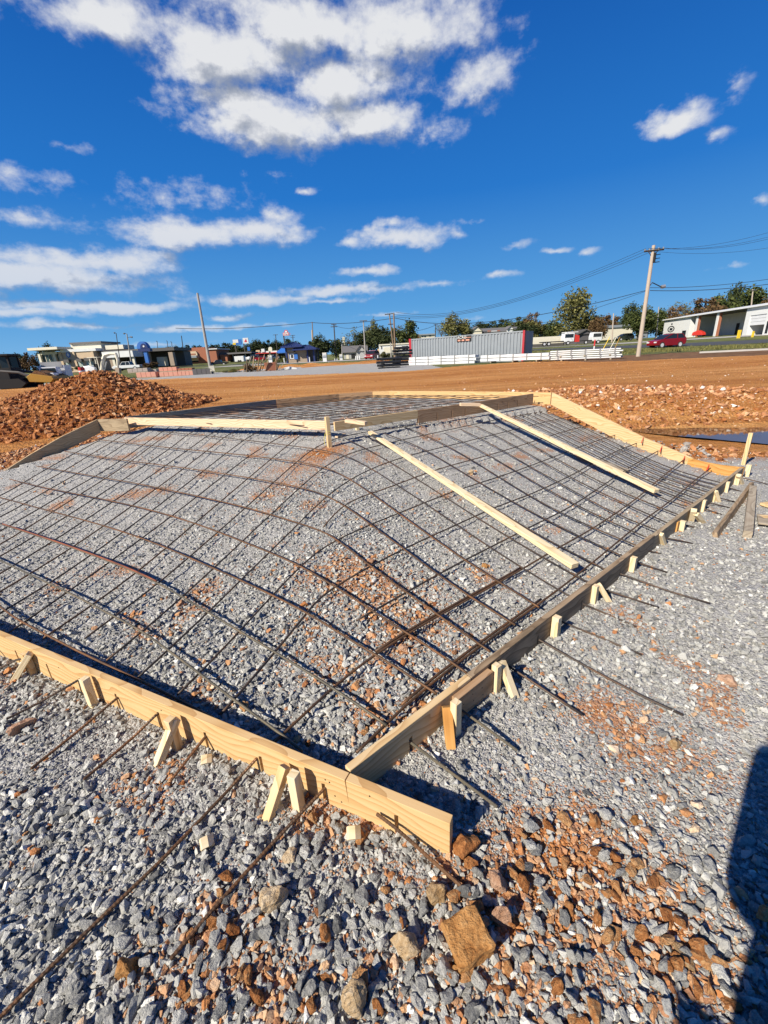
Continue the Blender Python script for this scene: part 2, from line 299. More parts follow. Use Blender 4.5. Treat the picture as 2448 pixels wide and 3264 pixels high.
def ground_mat(name, base_clay=0., kind='gravel'):
    m = bpy.data.materials.new(name); m.use_nodes = True; t = m.node_tree; b = t.nodes['Principled BSDF']; b.inputs['Roughness'].default_value = .92; b.inputs['Specular IOR Level'].default_value = .12
    g = node(t, 'ShaderNodeNewGeometry'); P = g.outputs['Position']
    at_ = node(t, 'ShaderNodeAttribute', attribute_name='mk'); sp = node(t, 'ShaderNodeSeparateColor', ins={0: at_.outputs['Color']})
    n1 = node(t, 'ShaderNodeTexNoise', ins={0: P, 2: 2.2, 3: 6., 4: .65}); n2 = node(t, 'ShaderNodeTexNoise', ins={0: P, 2: 60., 3: 4., 4: .7})
    if kind in ('gravel', 'strip'):
        cols = []; hs = []
        for sc, rnd in ((42., 1.), (105., 1.), (240., 1.)):
            v = node(t, 'ShaderNodeTexVoronoi', ins={0: P, 2: sc}); cols.append(node(t, 'ShaderNodeSeparateColor', ins={0: v.outputs['Color']}).outputs[0]); hs.append(v.outputs['Distance'])
        f = mth(t, 'ADD', mth(t, 'MULTIPLY', cols[0], .34), mth(t, 'ADD', mth(t, 'MULTIPLY', cols[1], .36), mth(t, 'MULTIPLY', cols[2], .3)))
        gr = ramp(t, f, [(.2, (.155, .153, .148)), (.5, (.33, .323, .308)), (.8, (.50, .49, .465))])
        dust = (.42, .405, .375)
        gr = mix(t, mth(t, 'MULTIPLY', mth(t, 'SUBTRACT', 1., sp.outputs[1]), ss(t, n1.outputs[0], .3, .7)), gr, mix(t, .55, gr, dust))
        oc = ramp(t, n2.outputs[0], [(.3, (.24, .085, .03)), (.55, (.42, .18, .065)), (.75, (.55, .30, .14))])
        spk = mth(t, 'GREATER_THAN', mth(t, 'ADD', cols[1], mth(t, 'MULTIPLY', sp.outputs[0], 1.25)), 1.02)
        fac = mth(t, 'MAXIMUM', ss(t, sp.outputs[0], .55, .95), mth(t, 'MULTIPLY', spk, .8))
        c = gr if kind == 'strip' else mix(t, fac, gr, oc)
        hgt = mth(t, 'ADD', mth(t, 'MULTIPLY', hs[0], .5), mth(t, 'ADD', mth(t, 'MULTIPLY', hs[1], .35), mth(t, 'MULTIPLY', n2.outputs[0], .25)))
        t.links.new(node(t, 'ShaderNodeBump', invert=True, ins={'Strength': 1., 'Distance': .02, 'Height': hgt}).outputs[0], b.inputs['Normal'])
        if kind == 'strip': c = mix(t, .6, c, (.33, .325, .31))
    elif kind == 'dirt':
        s = vmth(t, 'MULTIPLY', P, (.35, 1.6, 1.)); tr = node(t, 'ShaderNodeTexNoise', ins={0: s, 2: 1.0, 3: 5., 4: .6})
        cl = node(t, 'ShaderNodeTexVoronoi', ins={0: vmth(t, 'MULTIPLY', P, (1., 1.6, 1.)), 2: 5.5}); c2 = node(t, 'ShaderNodeTexVoronoi', ins={0: P, 2: 17.})
        lo = node(t, 'ShaderNodeTexNoise', ins={0: vmth(t, 'MULTIPLY', P, (.05, .3, 1.)), 2: 1., 3: 3.})
        base = ramp(t, mth(t, 'MULTIPLY_ADD', lo.outputs[0], .55, mth(t, 'MULTIPLY', tr.outputs[0], .45)), [(.33, (.36, .125, .03)), (.48, (.53, .225, .062)), (.63, (.66, .34, .12))])
        c = mix(t, mth(t, 'MULTIPLY', ss(t, n2.outputs[0], .5, .75), .55), base, (.60, .37, .18))
        rough = node(t, 'ShaderNodeTexNoise', ins={0: vmth(t, 'MULTIPLY', P, (.6, 1.3, 1.)), 2: 3.2, 3: 7., 4: .75})
        tk = node(t, 'ShaderNodeTexNoise', ins={0: vmth(t, 'MULTIPLY', P, (.02, 1.6, 1.)), 2: 1.6, 3: 3.}); c = mix(t, mth(t, 'MULTIPLY', ss(t, tk.outputs[0], .54, .66), .55), c, (.30, .10, .026))
        if 'red' in name: c = mix(t, 1., c, (.62, .50, .46), 'MULTIPLY')
        hgt = mth(t, 'ADD', mth(t, 'MULTIPLY', rough.outputs[0], 1.), mth(t, 'MULTIPLY', c2.outputs['Distance'], -.25))
        t.links.new(node(t, 'ShaderNodeBump', ins={'Strength': 1., 'Distance': .22, 'Height': hgt}).outputs[0], b.inputs['Normal'])
    elif kind == 'grass':
        a = node(t, 'ShaderNodeTexNoise', ins={0: P, 2: .35, 3: 5., 4: .6}); c = ramp(t, a.outputs[0], [(.3, (.075, .10, .028)), (.5, (.14, .16, .05)), (.7, (.24, .21, .095))])
        c = mix(t, mth(t, 'MULTIPLY', n2.outputs[0], .35), c, (.17, .16, .08))
        t.links.new(node(t, 'ShaderNodeBump', ins={'Strength': 1., 'Distance': .1, 'Height': n2.outputs[0]}).outputs[0], b.inputs['Normal'])
    else:
        c = ramp(t, n1.outputs[0], [(.3, (.10, .055, .03)), (.55, (.19, .105, .055)), (.75, (.33, .20, .11))])
        t.links.new(node(t, 'ShaderNodeBump', ins={'Strength': 1., 'Distance': .2, 'Height': n1.outputs[0]}).outputs[0], b.inputs['Normal'])
    t.links.new(c, b.inputs['Base Color']); return m
M['gravel'] = ground_mat('crushed_stone'); M['strip'] = ground_mat('pale_crushed_stone', kind='strip'); M['dirt'] = ground_mat('orange_clay', kind='dirt'); M['red_clay'] = ground_mat('red_clay', kind='dirt'); M['grass'] = ground_mat('dry_grass', kind='grass'); M['brown_dirt'] = ground_mat('brown_dirt', kind='brown')

def make_ground():
    rings = [.25]
    while rings[-1] < 60: rings.append(rings[-1] * 1.0155 + .002)
    while rings[-1] < 4500: rings.append(rings[-1] * 1.06)
    rings = np.array(rings); ang = np.concatenate([np.linspace(-180, -58, 26)[:-1], np.linspace(-58, 58, 400), np.linspace(58, 180, 26)[1:-1]]); na = len(ang)
    rr, aa = np.meshgrid(rings, np.radians(ang), indexing='ij'); X = (rr * np.sin(aa)).ravel(); Y = (rr * np.cos(aa)).ravel(); Z = ground_z(X, Y)
    mk = np.stack([clay(X, Y), coarse(X, Y), np.zeros_like(X), np.ones_like(X)], 1)
    nr = len(rings); i, j = np.meshgrid(np.arange(nr - 1), np.arange(na), indexing='ij'); i = i.ravel(); j = j.ravel(); k = (j + 1) % na
    quads = np.stack([i * na + j, (i + 1) * na + j, (i + 1) * na + k, i * na + k], 1)[:, ::-1]
    cxy = X[quads].mean(1), Y[quads].mean(1); zn = zones(*cxy)
    zn[rings[i] > 70] = np.where(zn[rings[i] > 70] == 4, 4, 3)
    for q, name, mm, lab in ((0, 'gravel_ground', 'gravel', 0), (1, 'dirt_field', 'dirt', 0), (2, 'gravel_strip', 'strip', 0), (3, 'grass_ground', 'grass', 0), (4, 'brown_dirt', 'brown_dirt', 0), (5, 'gravel_fill', 'gravel', 0)):
        f = quads[zn == q]; used, inv = np.unique(f, return_inverse=True); f = inv.reshape(f.shape)
        me = bpy.data.meshes.new(name); me.vertices.add(len(used)); me.vertices.foreach_set('co', np.stack([X[used], Y[used], Z[used]], 1).ravel())
        me.loops.add(f.size); me.loops.foreach_set('vertex_index', f.ravel().astype(np.int32)); me.polygons.add(len(f)); me.polygons.foreach_set('loop_start', np.arange(0, f.size, 4, dtype=np.int32)); me.update(calc_edges=True)
        ca = me.color_attributes.new('mk', 'FLOAT_COLOR', 'POINT'); ca.data.foreach_set('color', mk[used].ravel())
        o = obj(name, me, M[mm], smooth=True); tag(o, kind='structure')
        if q == 0: global GRAVEL; GRAVEL = o
        if q == 5: global FILL; FILL = o
make_ground()

# ---------------------------------------------------------------- loose stone: many small real stones
def rock_mesh(name, n=14, seed=0, sx=(1, 1, 1), sub=0, jag=.0, boxy=False):
    r = random.Random(seed); bm = bmesh.new()
    if boxy:
        for a in (-1, 1):
            for b in (-1, 1):
                for c in (-1, 1): bm.verts.new((a * sx[0] * r.uniform(.4, .5), b * sx[1] * r.uniform(.4, .5), c * sx[2] * r.uniform(.42, .5)))
    for _ in range(0 if boxy else n):
        v = Vector((r.gauss(0, 1), r.gauss(0, 1), r.gauss(0, 1))).normalized() * r.uniform(.8, 1.1); bm.verts.new((v.x * sx[0] * .5, v.y * sx[1] * .5, v.z * sx[2] * .5))
    res = bmesh.ops.convex_hull(bm, input=bm.verts); bmesh.ops.delete(bm, geom=[g for g in res['geom_interior'] if isinstance(g, bmesh.types.BMVert)], context='VERTS')
    if sub:
        bmesh.ops.dissolve_limit(bm, angle_limit=R(18), verts=bm.verts, edges=bm.edges)
        bmesh.ops.bevel(bm, geom=bm.edges[:], offset=.035, segments=1, affect='EDGES', clamp_overlap=True)
        bmesh.ops.triangulate(bm, faces=bm.faces); bmesh.ops.subdivide_edges(bm, edges=bm.edges[:], cuts=sub, use_grid_fill=True)
        for v in bm.verts:
            d = mnoise.noise(v.co * 3.1 + Vector((seed, 0, 0))) * .09 + mnoise.noise(v.co * 9. + Vector((0, seed, 0))) * jag
            v.co += v.co.normalized() * d
    bmesh.ops.recalc_face_normals(bm, faces=bm.faces); me = bpy.data.meshes.new(name); bm.to_mesh(me); bm.free(); return me
def stone_mat(name, inst=True):
    m = bpy.data.materials.new(name); m.use_nodes = True; t = m.node_tree; b = t.nodes['Principled BSDF']; b.inputs['Roughness'].default_value = .85; b.inputs['Specular IOR Level'].default_value = .2
    a = node(t, 'ShaderNodeAttribute', attribute_name='tint', attribute_type='INSTANCER'); o = node(t, 'ShaderNodeAttribute', attribute_name='clay', attribute_type='INSTANCER')
    tc = node(t, 'ShaderNodeTexCoord'); P = vmth(t, 'ADD', tc.outputs['Object'], node(t, 'ShaderNodeCombineXYZ', ins={0: mth(t, 'MULTIPLY', a.outputs['Fac'], 31.)}).outputs[0])
    n = node(t, 'ShaderNodeTexNoise', ins={0: P, 2: 4., 3: 6., 4: .65})
    f = mth(t, 'ADD', a.outputs['Fac'], mth(t, 'MULTIPLY_ADD', n.outputs[0], .4, -.2))
    gr = ramp(t, f, [(0., (.12, .12, .115)), (.25, (.27, .267, .25)), (.6, (.48, .475, .44)), (.88, (.66, .65, .60)), (1., (.78, .77, .72))])
    oc = ramp(t, f, [(0., (.25, .085, .025)), (.35, (.46, .19, .065)), (.65, (.60, .34, .16)), (1., (.70, .52, .34))])
    t.links.new(mix(t, o.outputs['Fac'], gr, oc), b.inputs['Base Color'])
    t.links.new(node(t, 'ShaderNodeBump', ins={'Strength': .5, 'Distance': .08, 'Height': n.outputs[0]}).outputs[0], b.inputs['Normal']); return m
M['stone'] = stone_mat('broken_stone')
protos = bpy.data.collections.new('stone_shapes')
for k in range(12):
    r = random.Random(k + 50); o = bpy.data.objects.new('stone_shape', rock_mesh('stone_shape', r.randint(9, 15), k, (1.15, r.uniform(.65, 1.), r.uniform(.5, .8)))); o.data.materials.append(M['stone']); protos.objects.link(o)
def scatter(name, pts, size, tint, cl, label=None, flat=.5, parent=None, nrm=None):
    n = len(pts); me = bpy.data.meshes.new(name); me.vertices.add(n); me.vertices.foreach_set('co', np.asarray(pts, np.float32).ravel())
    rot = np.stack([RNG.normal(0, flat, n), RNG.normal(0, flat, n), RNG.uniform(0, 6.283, n)], 1)
    for an, ty, val in (('size', 'FLOAT', size), ('tint', 'FLOAT', tint), ('clay', 'FLOAT', cl), ('pick', 'INT', RNG.integers(0, 12, n))):
        me.attributes.new(an, ty, 'POINT').data.foreach_set('value', np.asarray(val, np.int32 if ty == 'INT' else np.float32))
    me.attributes.new('rot', 'FLOAT_VECTOR', 'POINT').data.foreach_set('vector', rot.astype(np.float32).ravel())
    o = obj(name, me, None, parent); g = bpy.data.node_groups.new('scatter_stones', 'GeometryNodeTree')
    g.interface.new_socket('Geometry', in_out='INPUT', socket_type='NodeSocketGeometry'); g.interface.new_socket('Geometry', in_out='OUTPUT', socket_type='NodeSocketGeometry')
    gi = g.nodes.new('NodeGroupInput'); go = g.nodes.new('NodeGroupOutput')
    ci = g.nodes.new('GeometryNodeCollectionInfo'); ci.inputs[0].default_value = protos; ci.inputs[1].default_value = True; ci.inputs[2].default_value = True
    ip = g.nodes.new('GeometryNodeInstanceOnPoints'); ip.inputs['Pick Instance'].default_value = True
    def na(nm, ty): q = g.nodes.new('GeometryNodeInputNamedAttribute'); q.data_type = ty; q.inputs[0].default_value = nm; return q.outputs[0]
    e2r = g.nodes.new('FunctionNodeEulerToRotation'); L = g.links.new
    L(gi.outputs[0], ip.inputs['Points']); L(ci.outputs[0], ip.inputs['Instance']); L(na('pick', 'INT'), ip.inputs['Instance Index']); L(na('rot', 'FLOAT_VECTOR'), e2r.inputs[0]); L(e2r.outputs[0], ip.inputs['Rotation']); L(na('size', 'FLOAT'), ip.inputs['Scale'])
    L(ip.outputs[0], go.inputs[0]); md = o.modifiers.new('scatter', 'NODES'); md.node_group = g
    return tag(o, label, kind='stuff')
def cand(n, r0, r1, a0=-64, a1=64, pw=2.):
    u = RNG.random(n); r = (r0 ** pw + u * (r1 ** pw - r0 ** pw)) ** (1 / pw); a = np.radians(RNG.uniform(a0, a1, n)); return r * np.sin(a), r * np.cos(a)
ROCKKEEP = []
def gravel_field():
    XS, YS, SZ, KN = [], [], [], []
    # (count, near, far, smallest, largest, how much it follows the coarse ground)
    for n, r0, r1, d0, d1, fol in ((48000, .4, 3.0, .005, .011, 0.), (80000, .4, 6.5, .009, .019, .2), (40000, .4, 5.2, .02, .040, .8), (52000, 2.2, 9.5, .018, .034, .88), (6000, .4, 3.6, .034, .058, .9), (1300, .45, 8., .045, .07, .6)):
        x, y = cand(n, r0, r1, pw=1.4); co = coarse(x, y); cl = clay(x, y)
        keep = RNG.random(n) < (1 - fol) + fol * (.06 + .94 * co); keep &= RNG.random(n) > .55 * np.clip(cl - .5, 0, 1) * (d1 < .03)
        out = ~inpoly(x, y, APRON) & ~inpoly(x, y, PLAT); keep &= ~(out & (y > 6.0) & (cl > .62))
        x, y = x[keep], y[keep]; s = d0 * (d1 / d0) ** RNG.random(len(x))
        XS.append(x); YS.append(y); SZ.append(s)
    x, y, s = map(np.concatenate, (XS, YS, SZ)); n = len(x)
    dn = (x - C0[0]) * NN[0] + (y - C0[1]) * NN[1]; dr = (x - C0[0]) * NR[0] + (y - C0[1]) * NR[1]
    ok = ~((np.abs(dn - .02) < .022 + .4 * s) & (x < .25)) & ~((np.abs(dr - .02) < .022 + .4 * s) & (dn > 0)); x, y, s = x[ok], y[ok], s[ok]; n = len(x)
    cl = clay(x, y); org = (RNG.random(n) < np.clip(.035 + .62 * cl, 0, 1)).astype(float) * RNG.uniform(.75, 1, n)
    tint = np.clip(RNG.normal(.46, .17, n), 0, 1); tint = np.where(RNG.random(n) < .035, .95, tint)
    z = ground_z(x, y) + s * RNG.uniform(.02, .3, n)
    # the 300 largest in the picture are stones of their own, the rest one mass
    r = np.sqrt(x * x + y * y); inview = np.array([(lambda c: c[2] > 0 and abs(c[0] / c[2]) < .9 and -1.2 < c[1] / c[2] < 1.2)(CM.T @ np.array([a, b, c_ - H])) for a, b, c_ in zip(x[:], y[:], z[:])])
    big = np.argsort(-(s / np.sqrt(r * r + 3.2)) * inview)[:300]; rest = np.ones(n, bool); rest[big] = False
    scatter('loose_gravel', np.stack([x, y, z], 1)[rest], s[rest], tint[rest], org[rest], flat=.5)
    meshes = {}
    for i in big:
        kd = 'o' if org[i] > .5 else 'gld'[int(np.clip(tint[i] * 3, 0, 2))]; key = (int(i) % 9, kd)
        if key not in meshes: meshes[key] = rock_mesh('gravel_stone', 12 + key[0] % 4, key[0] + 5, (1.15, .72 + .03 * key[0], .62), 1, .04); meshes[key].materials.append(M['rock_' + kd])
        o = obj('gravel_stone', meshes[key], None, FILL if inpoly(x[i:i + 1], y[i:i + 1], APRON)[0] else GRAVEL); o.location = (x[i], y[i], z[i] + .15 * s[i]); o.scale = (s[i],) * 3; o.rotation_euler = (RNG.normal(0, .5), RNG.normal(0, .5), RNG.uniform(0, 6.28))
def rockmat(name, lo, mid, hi, sc=4.):
    m = bpy.data.materials.new(name); m.use_nodes = True; t = m.node_tree; b = t.nodes['Principled BSDF']; b.inputs['Roughness'].default_value = .85; b.inputs['Specular IOR Level'].default_value = .2
    tc = node(t, 'ShaderNodeTexCoord'); oi = node(t, 'ShaderNodeObjectInfo'); P = vmth(t, 'ADD', tc.outputs['Object'], node(t, 'ShaderNodeCombineXYZ', ins={0: mth(t, 'MULTIPLY', oi.outputs['Random'], 50.)}).outputs[0])
    n = node(t, 'ShaderNodeTexNoise', ins={0: P, 2: sc, 3: 7., 4: .68}); f = mth(t, 'ADD', n.outputs[0], mth(t, 'MULTIPLY_ADD', oi.outputs['Random'], .3, -.15))
    t.links.new(ramp(t, f, [(.3, lo), (.5, mid), (.72, hi)]), b.inputs['Base Color']); t.links.new(node(t, 'ShaderNodeBump', ins={'Strength': .8, 'Distance': .06, 'Height': n.outputs[0]}).outputs[0], b.inputs['Normal']); M[name] = m
rockmat('rock_g', (.15, .152, .15), (.26, .26, .25), (.38, .38, .36)); rockmat('rock_l', (.30, .30, .285), (.45, .445, .415), (.60, .59, .55)); rockmat('rock_d', (.38, .38, .36), (.54, .53, .49), (.68, .67, .62))
rockmat('rock_o', (.28, .10, .03), (.46, .20, .07), (.60, .36, .17)); rockmat('rock_tan', (.36, .22, .10), (.55, .39, .22), (.68, .55, .38)); rockmat('rock_square', (.30, .12, .03), (.50, .25, .085), (.62, .38, .17)); rockmat('rock_pink', (.36, .19, .11), (.52, .31, .2), (.64, .45, .32))
gravel_field()
# the larger rocks, each one of its own
def rock(px, py, w, hgt, dep, m, label, seed, yaw=None, name='rock', z0=None, tilt=(0, 0), sub=2, n=16, boxy=False):
    p = on_ground(px, py, ground_z) if z0 is None else at(px, py, z0); ax = CM.T @ np.array([p.x, p.y, p.z - H]); s = w / F * ax[2]
    me = rock_mesh(name, n, seed, (1, dep, hgt), sub, .035, boxy); me.materials.append(M[m]); o = obj(name, me, None); o.scale = (s, s, s)
    o.location = (p.x + p.x / math.hypot(p.x, p.y) * s * dep * .2, p.y + p.y / math.hypot(p.x, p.y) * s * dep * .2, p.z + s * hgt * .26); o.rotation_euler = (tilt[0], tilt[1], yaw if yaw is not None else math.atan2(-p.x, p.y) + random.uniform(-.5, .5)); return tag(o, label, 'rock')
rock(1490, 3050, 150, .8, .8, 'rock_square', 'large square orange rock at the bottom, below the end of the front board', 3, .35, sub=3, boxy=True, tilt=(.12, -.08))
rock(875, 2905, 105, 1.15, .8, 'rock_tan', 'jagged tan rock in the gravel below the pair of front stakes', 12, sub=3)
rock(1295, 3045, 95, 1.1, .8, 'rock_tan', 'rounded tan rock just left of the large square orange rock', 23, sub=3)
rock(1393, 2880, 90, 1., .7, 'rock_tan', 'pointed tan rock above the large square orange rock', 34, sub=3)
rock(1585, 2840, 75, 1.4, .7, 'rock_pink', 'tall pinkish orange rock right of the end of the front board', 45)
rock(1600, 2960, 85, 1.3, .7, 'rock_pink', 'pinkish orange rock right of the large square orange rock', 56)
rock(1490, 2735, 100, .8, .9, 'rock_o', 'dark orange clod in the shadow at the end of the front board', 67)
rock(1135, 3230, 110, 1.3, .8, 'rock_tan', 'tall tan rock at the bottom edge of the picture', 78, sub=3)
rock(930, 2750, 55, .9, .9, 'rock_tan', 'small round tan rock below the stakes at the front board', 89)
rock(418, 3105, 85, 1., .8, 'rock_square', 'orange rock with a deep black shadow at the lower left', 91)
rock(80, 2330, 90, .5, .7, 'rock_pink', 'flat reddish rock in the gravel at the left edge', 17)
rock(1445, 3110, 55, .8, .8, 'rock_square', 'small yellow orange rock below the large square orange rock', 18)
rock(1150, 2690, 40, .9, .8, 'rock_o', 'small orange rock under the front board near its notch', 19)
rock(2310, 2180, 70, .5, .7, 'rock_pink', 'flat orange rock alone on the grey gravel at the right edge', 20)
rock(2150, 2390, 55, .7, .8, 'rock_tan', 'pale tan rock in the orange patch on the right', 21)
rock(2020, 2625, 55, .45, .5, 'rock_square', 'long flat yellow rock lying on the fine gravel at right', 22, .9)
rock(2170, 3060, 90, .45, .6, 'rock_tan', 'flat pale rock beside the photographer shadow', 24)
rock(2300, 3130, 85, .6, .7, 'rock_d', 'pale grey slab of rock at the edge of the photographer shadow', 26)
rock(1930, 2940, 70, .5, .6, 'rock_l', 'long flat grey stone in the gravel at lower right', 27, 1.)
rock(2100, 2345, 45, .6, .8, 'rock_g', 'round dark grey stone by the orange patch at right', 28)
rock(1180, 1800, 38, .7, .8, 'rock_pink', 'dirty round clod on the crown of the fill', 29)
rock(1500, 1512, 26, .8, .9, 'rock_tan', 'small tan round rock beside the first loose board', 31)
rock(1285, 2080, 40, .9, .9, 'rock_pink', 'round brownish stone inside the form under the bars', 32)
rock(1545, 1810, 26, .8, .9, 'rock_square', 'small yellow rock under the loose board', 36)
# the orange rubble of the bank on the right and of the far side of the gravel
def rubble():
    x, y = cand(60000, 6., 15., -42, 58); ok = (zones(x, y) == 1) & (y < 13.2 + fbm(x, y, .3, 3, 2)) & (x > 2.5 - .0 * y) & (terrain_z(x, y) > -.012); x, y = x[ok], y[ok]; n = len(x); s = .02 * (9.) ** (RNG.random(n) ** 4.)
    x2, y2 = cand(34000, 6., 13., -60, -28); o2 = (clay(x2, y2) > .25) & (y2 > 5.5) & (x2 < -5) & ~inpoly(x2, y2, APRON) & ~inpoly(x2, y2, PLAT); x2, y2 = x2[o2], y2[o2]; s2 = .022 * 5. ** (RNG.random(len(x2)) ** 2.4)
    x3, y3 = cand(9000, 12., 40., -42, 58, 1.2); o3 = (zones(x3, y3) == 1); x3, y3 = x3[o3], y3[o3]; s3 = .025 * 3. ** (RNG.random(len(x3)) ** 3.5)
    x = np.concatenate([x, x2, x3]); y = np.concatenate([y, y2, y3]); s = np.concatenate([s, s2, s3]); n = len(x)
    z = terrain_z(x, y) + s * .15; t = np.clip(RNG.normal(.36, .2, n), 0, 1); w = RNG.random(n) < .02; c = np.where(w | (RNG.random(n) < .55 * sstep(fbm(x, y, .9, 3, 77), .5, .62) * (y < 9.3)), .1, RNG.uniform(.8, 1, n)); t = np.where(w, .95, t)
    scatter('orange_rubble', np.stack([x, y, z], 1), s, t, c, flat=.5)
rubble()

# ---------------------------------------------------------------- form boards
def frame(A, B):                      # x along the plank, z up, y to the left of it
    A, B = Vector(A), Vector(B); d = B - A; d.z = 0; d.normalize(); y = Vector((-d.y, d.x, 0))
    return Matrix(((d.x, y.x, 0, A.x), (d.y, y.y, 0, A.y), (0, 0, 1, A.z), (0, 0, 0, 1))), (Vector((B[0], B[1], 0)) - Vector((A[0], A[1], 0))).length
def form_board(label, A, B, h, th, m, notches=(), kerf=None, group='form boards round the pour', name='form_board', bot=None, z1=None):
    mw, L = frame(A, B); dz = (B[2] - A[2]); prof = [(0, -h)]        # origin at the top of A's outer face
    for s, w, nh in sorted(notches): prof += [(s - w / 2, -h + dz * s / L), (s - w / 2, -h + nh), (s + w / 2, -h + nh + .004), (s + w / 2, -h + dz * s / L)]
    prof += [(L, -h + dz), (L, dz)]
    if kerf: s, w, kd = kerf; prof += [(s + w / 2, 0), (s + w / 2 + .004, -kd), (s - w / 2, 0)]
    prof += [(0, 0)]
    o = MB().prism(prof, 0, th).build(name, M[m], None, bevel=.003, mw=mw); return tag(o, label, 'form board', group)
def form_strip(label, tops, h, th, m, group='form boards round the pour'):
    tops = [Vector(p) for p in tops]; mw, L = frame(tops[0], tops[-1]); mi = mw.inverted(); P = [mi @ p for p in tops]; b = MB(); vs = []
    for i, p in enumerate(P):
        t = P[min(i + 1, len(P) - 1)] - P[max(i - 1, 0)]; t.z = 0; t.normalize(); nn = Vector((-t.y, t.x, 0))
        vs += [p, p + nn * th, p + nn * th - Vector((0, 0, h)), p - Vector((0, 0, h))]
    fs = [(0, 1, 2, 3)] + [tuple(4 * (len(P) - 1) + k for k in (3, 2, 1, 0))]
    for i in range(len(P) - 1):
        for k in range(4): fs.append((4 * i + k, 4 * i + (k + 1) % 4, 4 * i + 4 + (k + 1) % 4, 4 * i + 4 + k))
    o = b.add(vs, fs).build('form_board', M[m], None, bevel=.003, mw=mw); return tag(o, label, 'form board', group)
NB = at(1434.2, 2627.8, .184); NA = NB - Vector((UN[0], UN[1], 0)) * 5.9
def along(A, B, px, py, z): d = ray(px, py); _, L = frame(A, B); q = at(px, py, z); u = (Vector(B) - Vector(A)); u.z = 0; u.normalize(); return (q - Vector(A)).dot(u)
ns = [along(NA, NB, x, y, z) for x, y, z in ((46, 2073, .11), (140, 2119, .11), (242, 2165, .115), (359, 2215, .11), (493, 2273, .115), (643, 2338, .115), (820, 2413, .12), (1025, 2500, .115), (1259, 2602, .115))]
ns += [ns[0] - .36, ns[0] - .73, ns[0] - 1.1, ns[0] - 1.46]
form_board('long fresh pine board with slots, set on edge along the front of the gravel', NA, NB, .19, .038, 'warm', [(s, .016, .11) for s in ns], kerf=(along(NA, NB, 1099.7, 2488.5, .184), .004, .135))
RA = at(1116, 2458, .184); RB = at(2370, 1490, .184); _, RL = frame(RA, RB)
rs = lambda x, y, z=.184: along(RA, RB, x, y, z)
RP = lambda s, z=.184: RA + (RB - RA).normalized() * s + Vector((0, 0, z - .184))
j1, j2 = rs(1497, 2157), rs(2083, 1707)
rn = [rs(x, y, z) for x, y, z in ((1309, 2352, .1), (1706, 2030, .09), (1861, 1924, .09), (1973, 1826, .08))]
form_board('fresh end of the right hand form board, butting the front board', RA, RP(j1), .19, .038, 'new', [(rn[0], .02, .11)])
form_board('dark weathered middle length of the right hand form board', RP(j1 + .004), RP(j2, .19), .2, .038, 'weathered', [(s - j1, .012, .12) for s in rn[1:]])
form_board('weathered far length of the right hand form board, ending at the tall stake', RP(j2 + .004, .175), RP(RL + .1, .175), .19, .038, 'grey')
# short plank nailed over the joint
sA, sB = rs(1449, 2225, .165), rs(1573, 2140, .165); nrm = Vector((NR[0], NR[1], 0))
form_board('short reddish brown plank nailed over the joint of the right hand board', RP(sA, .165) - nrm * .039, RP(sB, .165) - nrm * .039, .14, .038, 'brown', group=None)
# plateau boards
form_board('long pinkish 2 by 6 board along the near edge of the raised slab', PL_, at(1043, 1342, TOPZ), .14, .038, 'pink')
MA, MB_, MC = at(1066, 1345, TOPZ), at(1332, 1307.5, TOPZ), at(1701, 1254.5, TOPZ); u = (MC - MB_).normalized()
form_board('pale board edging the raised slab just right of the corner post', MA, MB_, .14, .038, 'new')
_, L3 = frame(MB_, MC); form_board('slotted brownish board edging the right side of the raised slab', MB_ + u * .005 - Vector((0, 0, .005)), MC, .22, .038, 'brown', [(along(MB_, MC, x, y, .8), .02, .13) for x, y in ((1380, 1312), (1428, 1305), (1474, 1299), (1580, 1292), (1616, 1286), (1648, 1281), (1675, 1276))])
form_board('dark plank lying inside the raised slab behind the pale board', at(1176, 1330, .84), at(1312, 1312, .84), .09, .038, 'brown', group=None)
form_board('dull board at the far left corner of the raised slab', PR_, at(402, 1335, TOPZ), .235, .038, 'grey')
FL = [at(x, y, TOPZ) for x, y in ((400, 1328.5), (620, 1302.8), (880, 1273.4), (1080, 1255.5), (1186, 1248.6))]
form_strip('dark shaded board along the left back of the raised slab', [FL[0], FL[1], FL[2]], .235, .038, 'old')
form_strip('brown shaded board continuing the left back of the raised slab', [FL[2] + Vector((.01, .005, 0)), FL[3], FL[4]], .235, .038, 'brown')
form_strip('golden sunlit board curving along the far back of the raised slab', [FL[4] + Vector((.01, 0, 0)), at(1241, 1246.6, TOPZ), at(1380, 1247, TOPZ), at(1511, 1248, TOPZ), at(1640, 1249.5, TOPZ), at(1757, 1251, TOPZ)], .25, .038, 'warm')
def on_line(px, py, A, B):
    d = (B - A).xy; nn = np.array([-d.y, d.x]); r = ray(px, py); t = (np.array(A[:2]) @ nn) / (r[:2] @ nn); p = r * t; return Vector((p[0], p[1], p[2] + H))
FR = [on_line(x, y, PQ, C1) for x, y in ((1759, 1251.5), (1850, 1296), (1900, 1320), (2000, 1370), (2050, 1395), (2150, 1437), (2205, 1461))]
form_strip('long pale board running down the far right slope', FR, .25, .038, 'new')
form_strip('golden board bending level at the foot of the far right slope', [FR[-1] + Vector((-.03, .03, .0)), on_line(2245, 1473, PQ, C1), on_line(2300, 1483, PQ, C1), on_line(2368, 1490, PQ, C1)], .2, .036, 'amber')
lp = [PR_, Vector((-5.886, 8.026, .679)), Vector((-6.141, 7.50, .471)), Vector((-6.375, 7.022, .253)), Vector((-6.85, 6.05, .195)), PE]
form_strip('long board running down the left slope beside the dirt pile', lp[::-1], .26, .038, 'shade_tan')

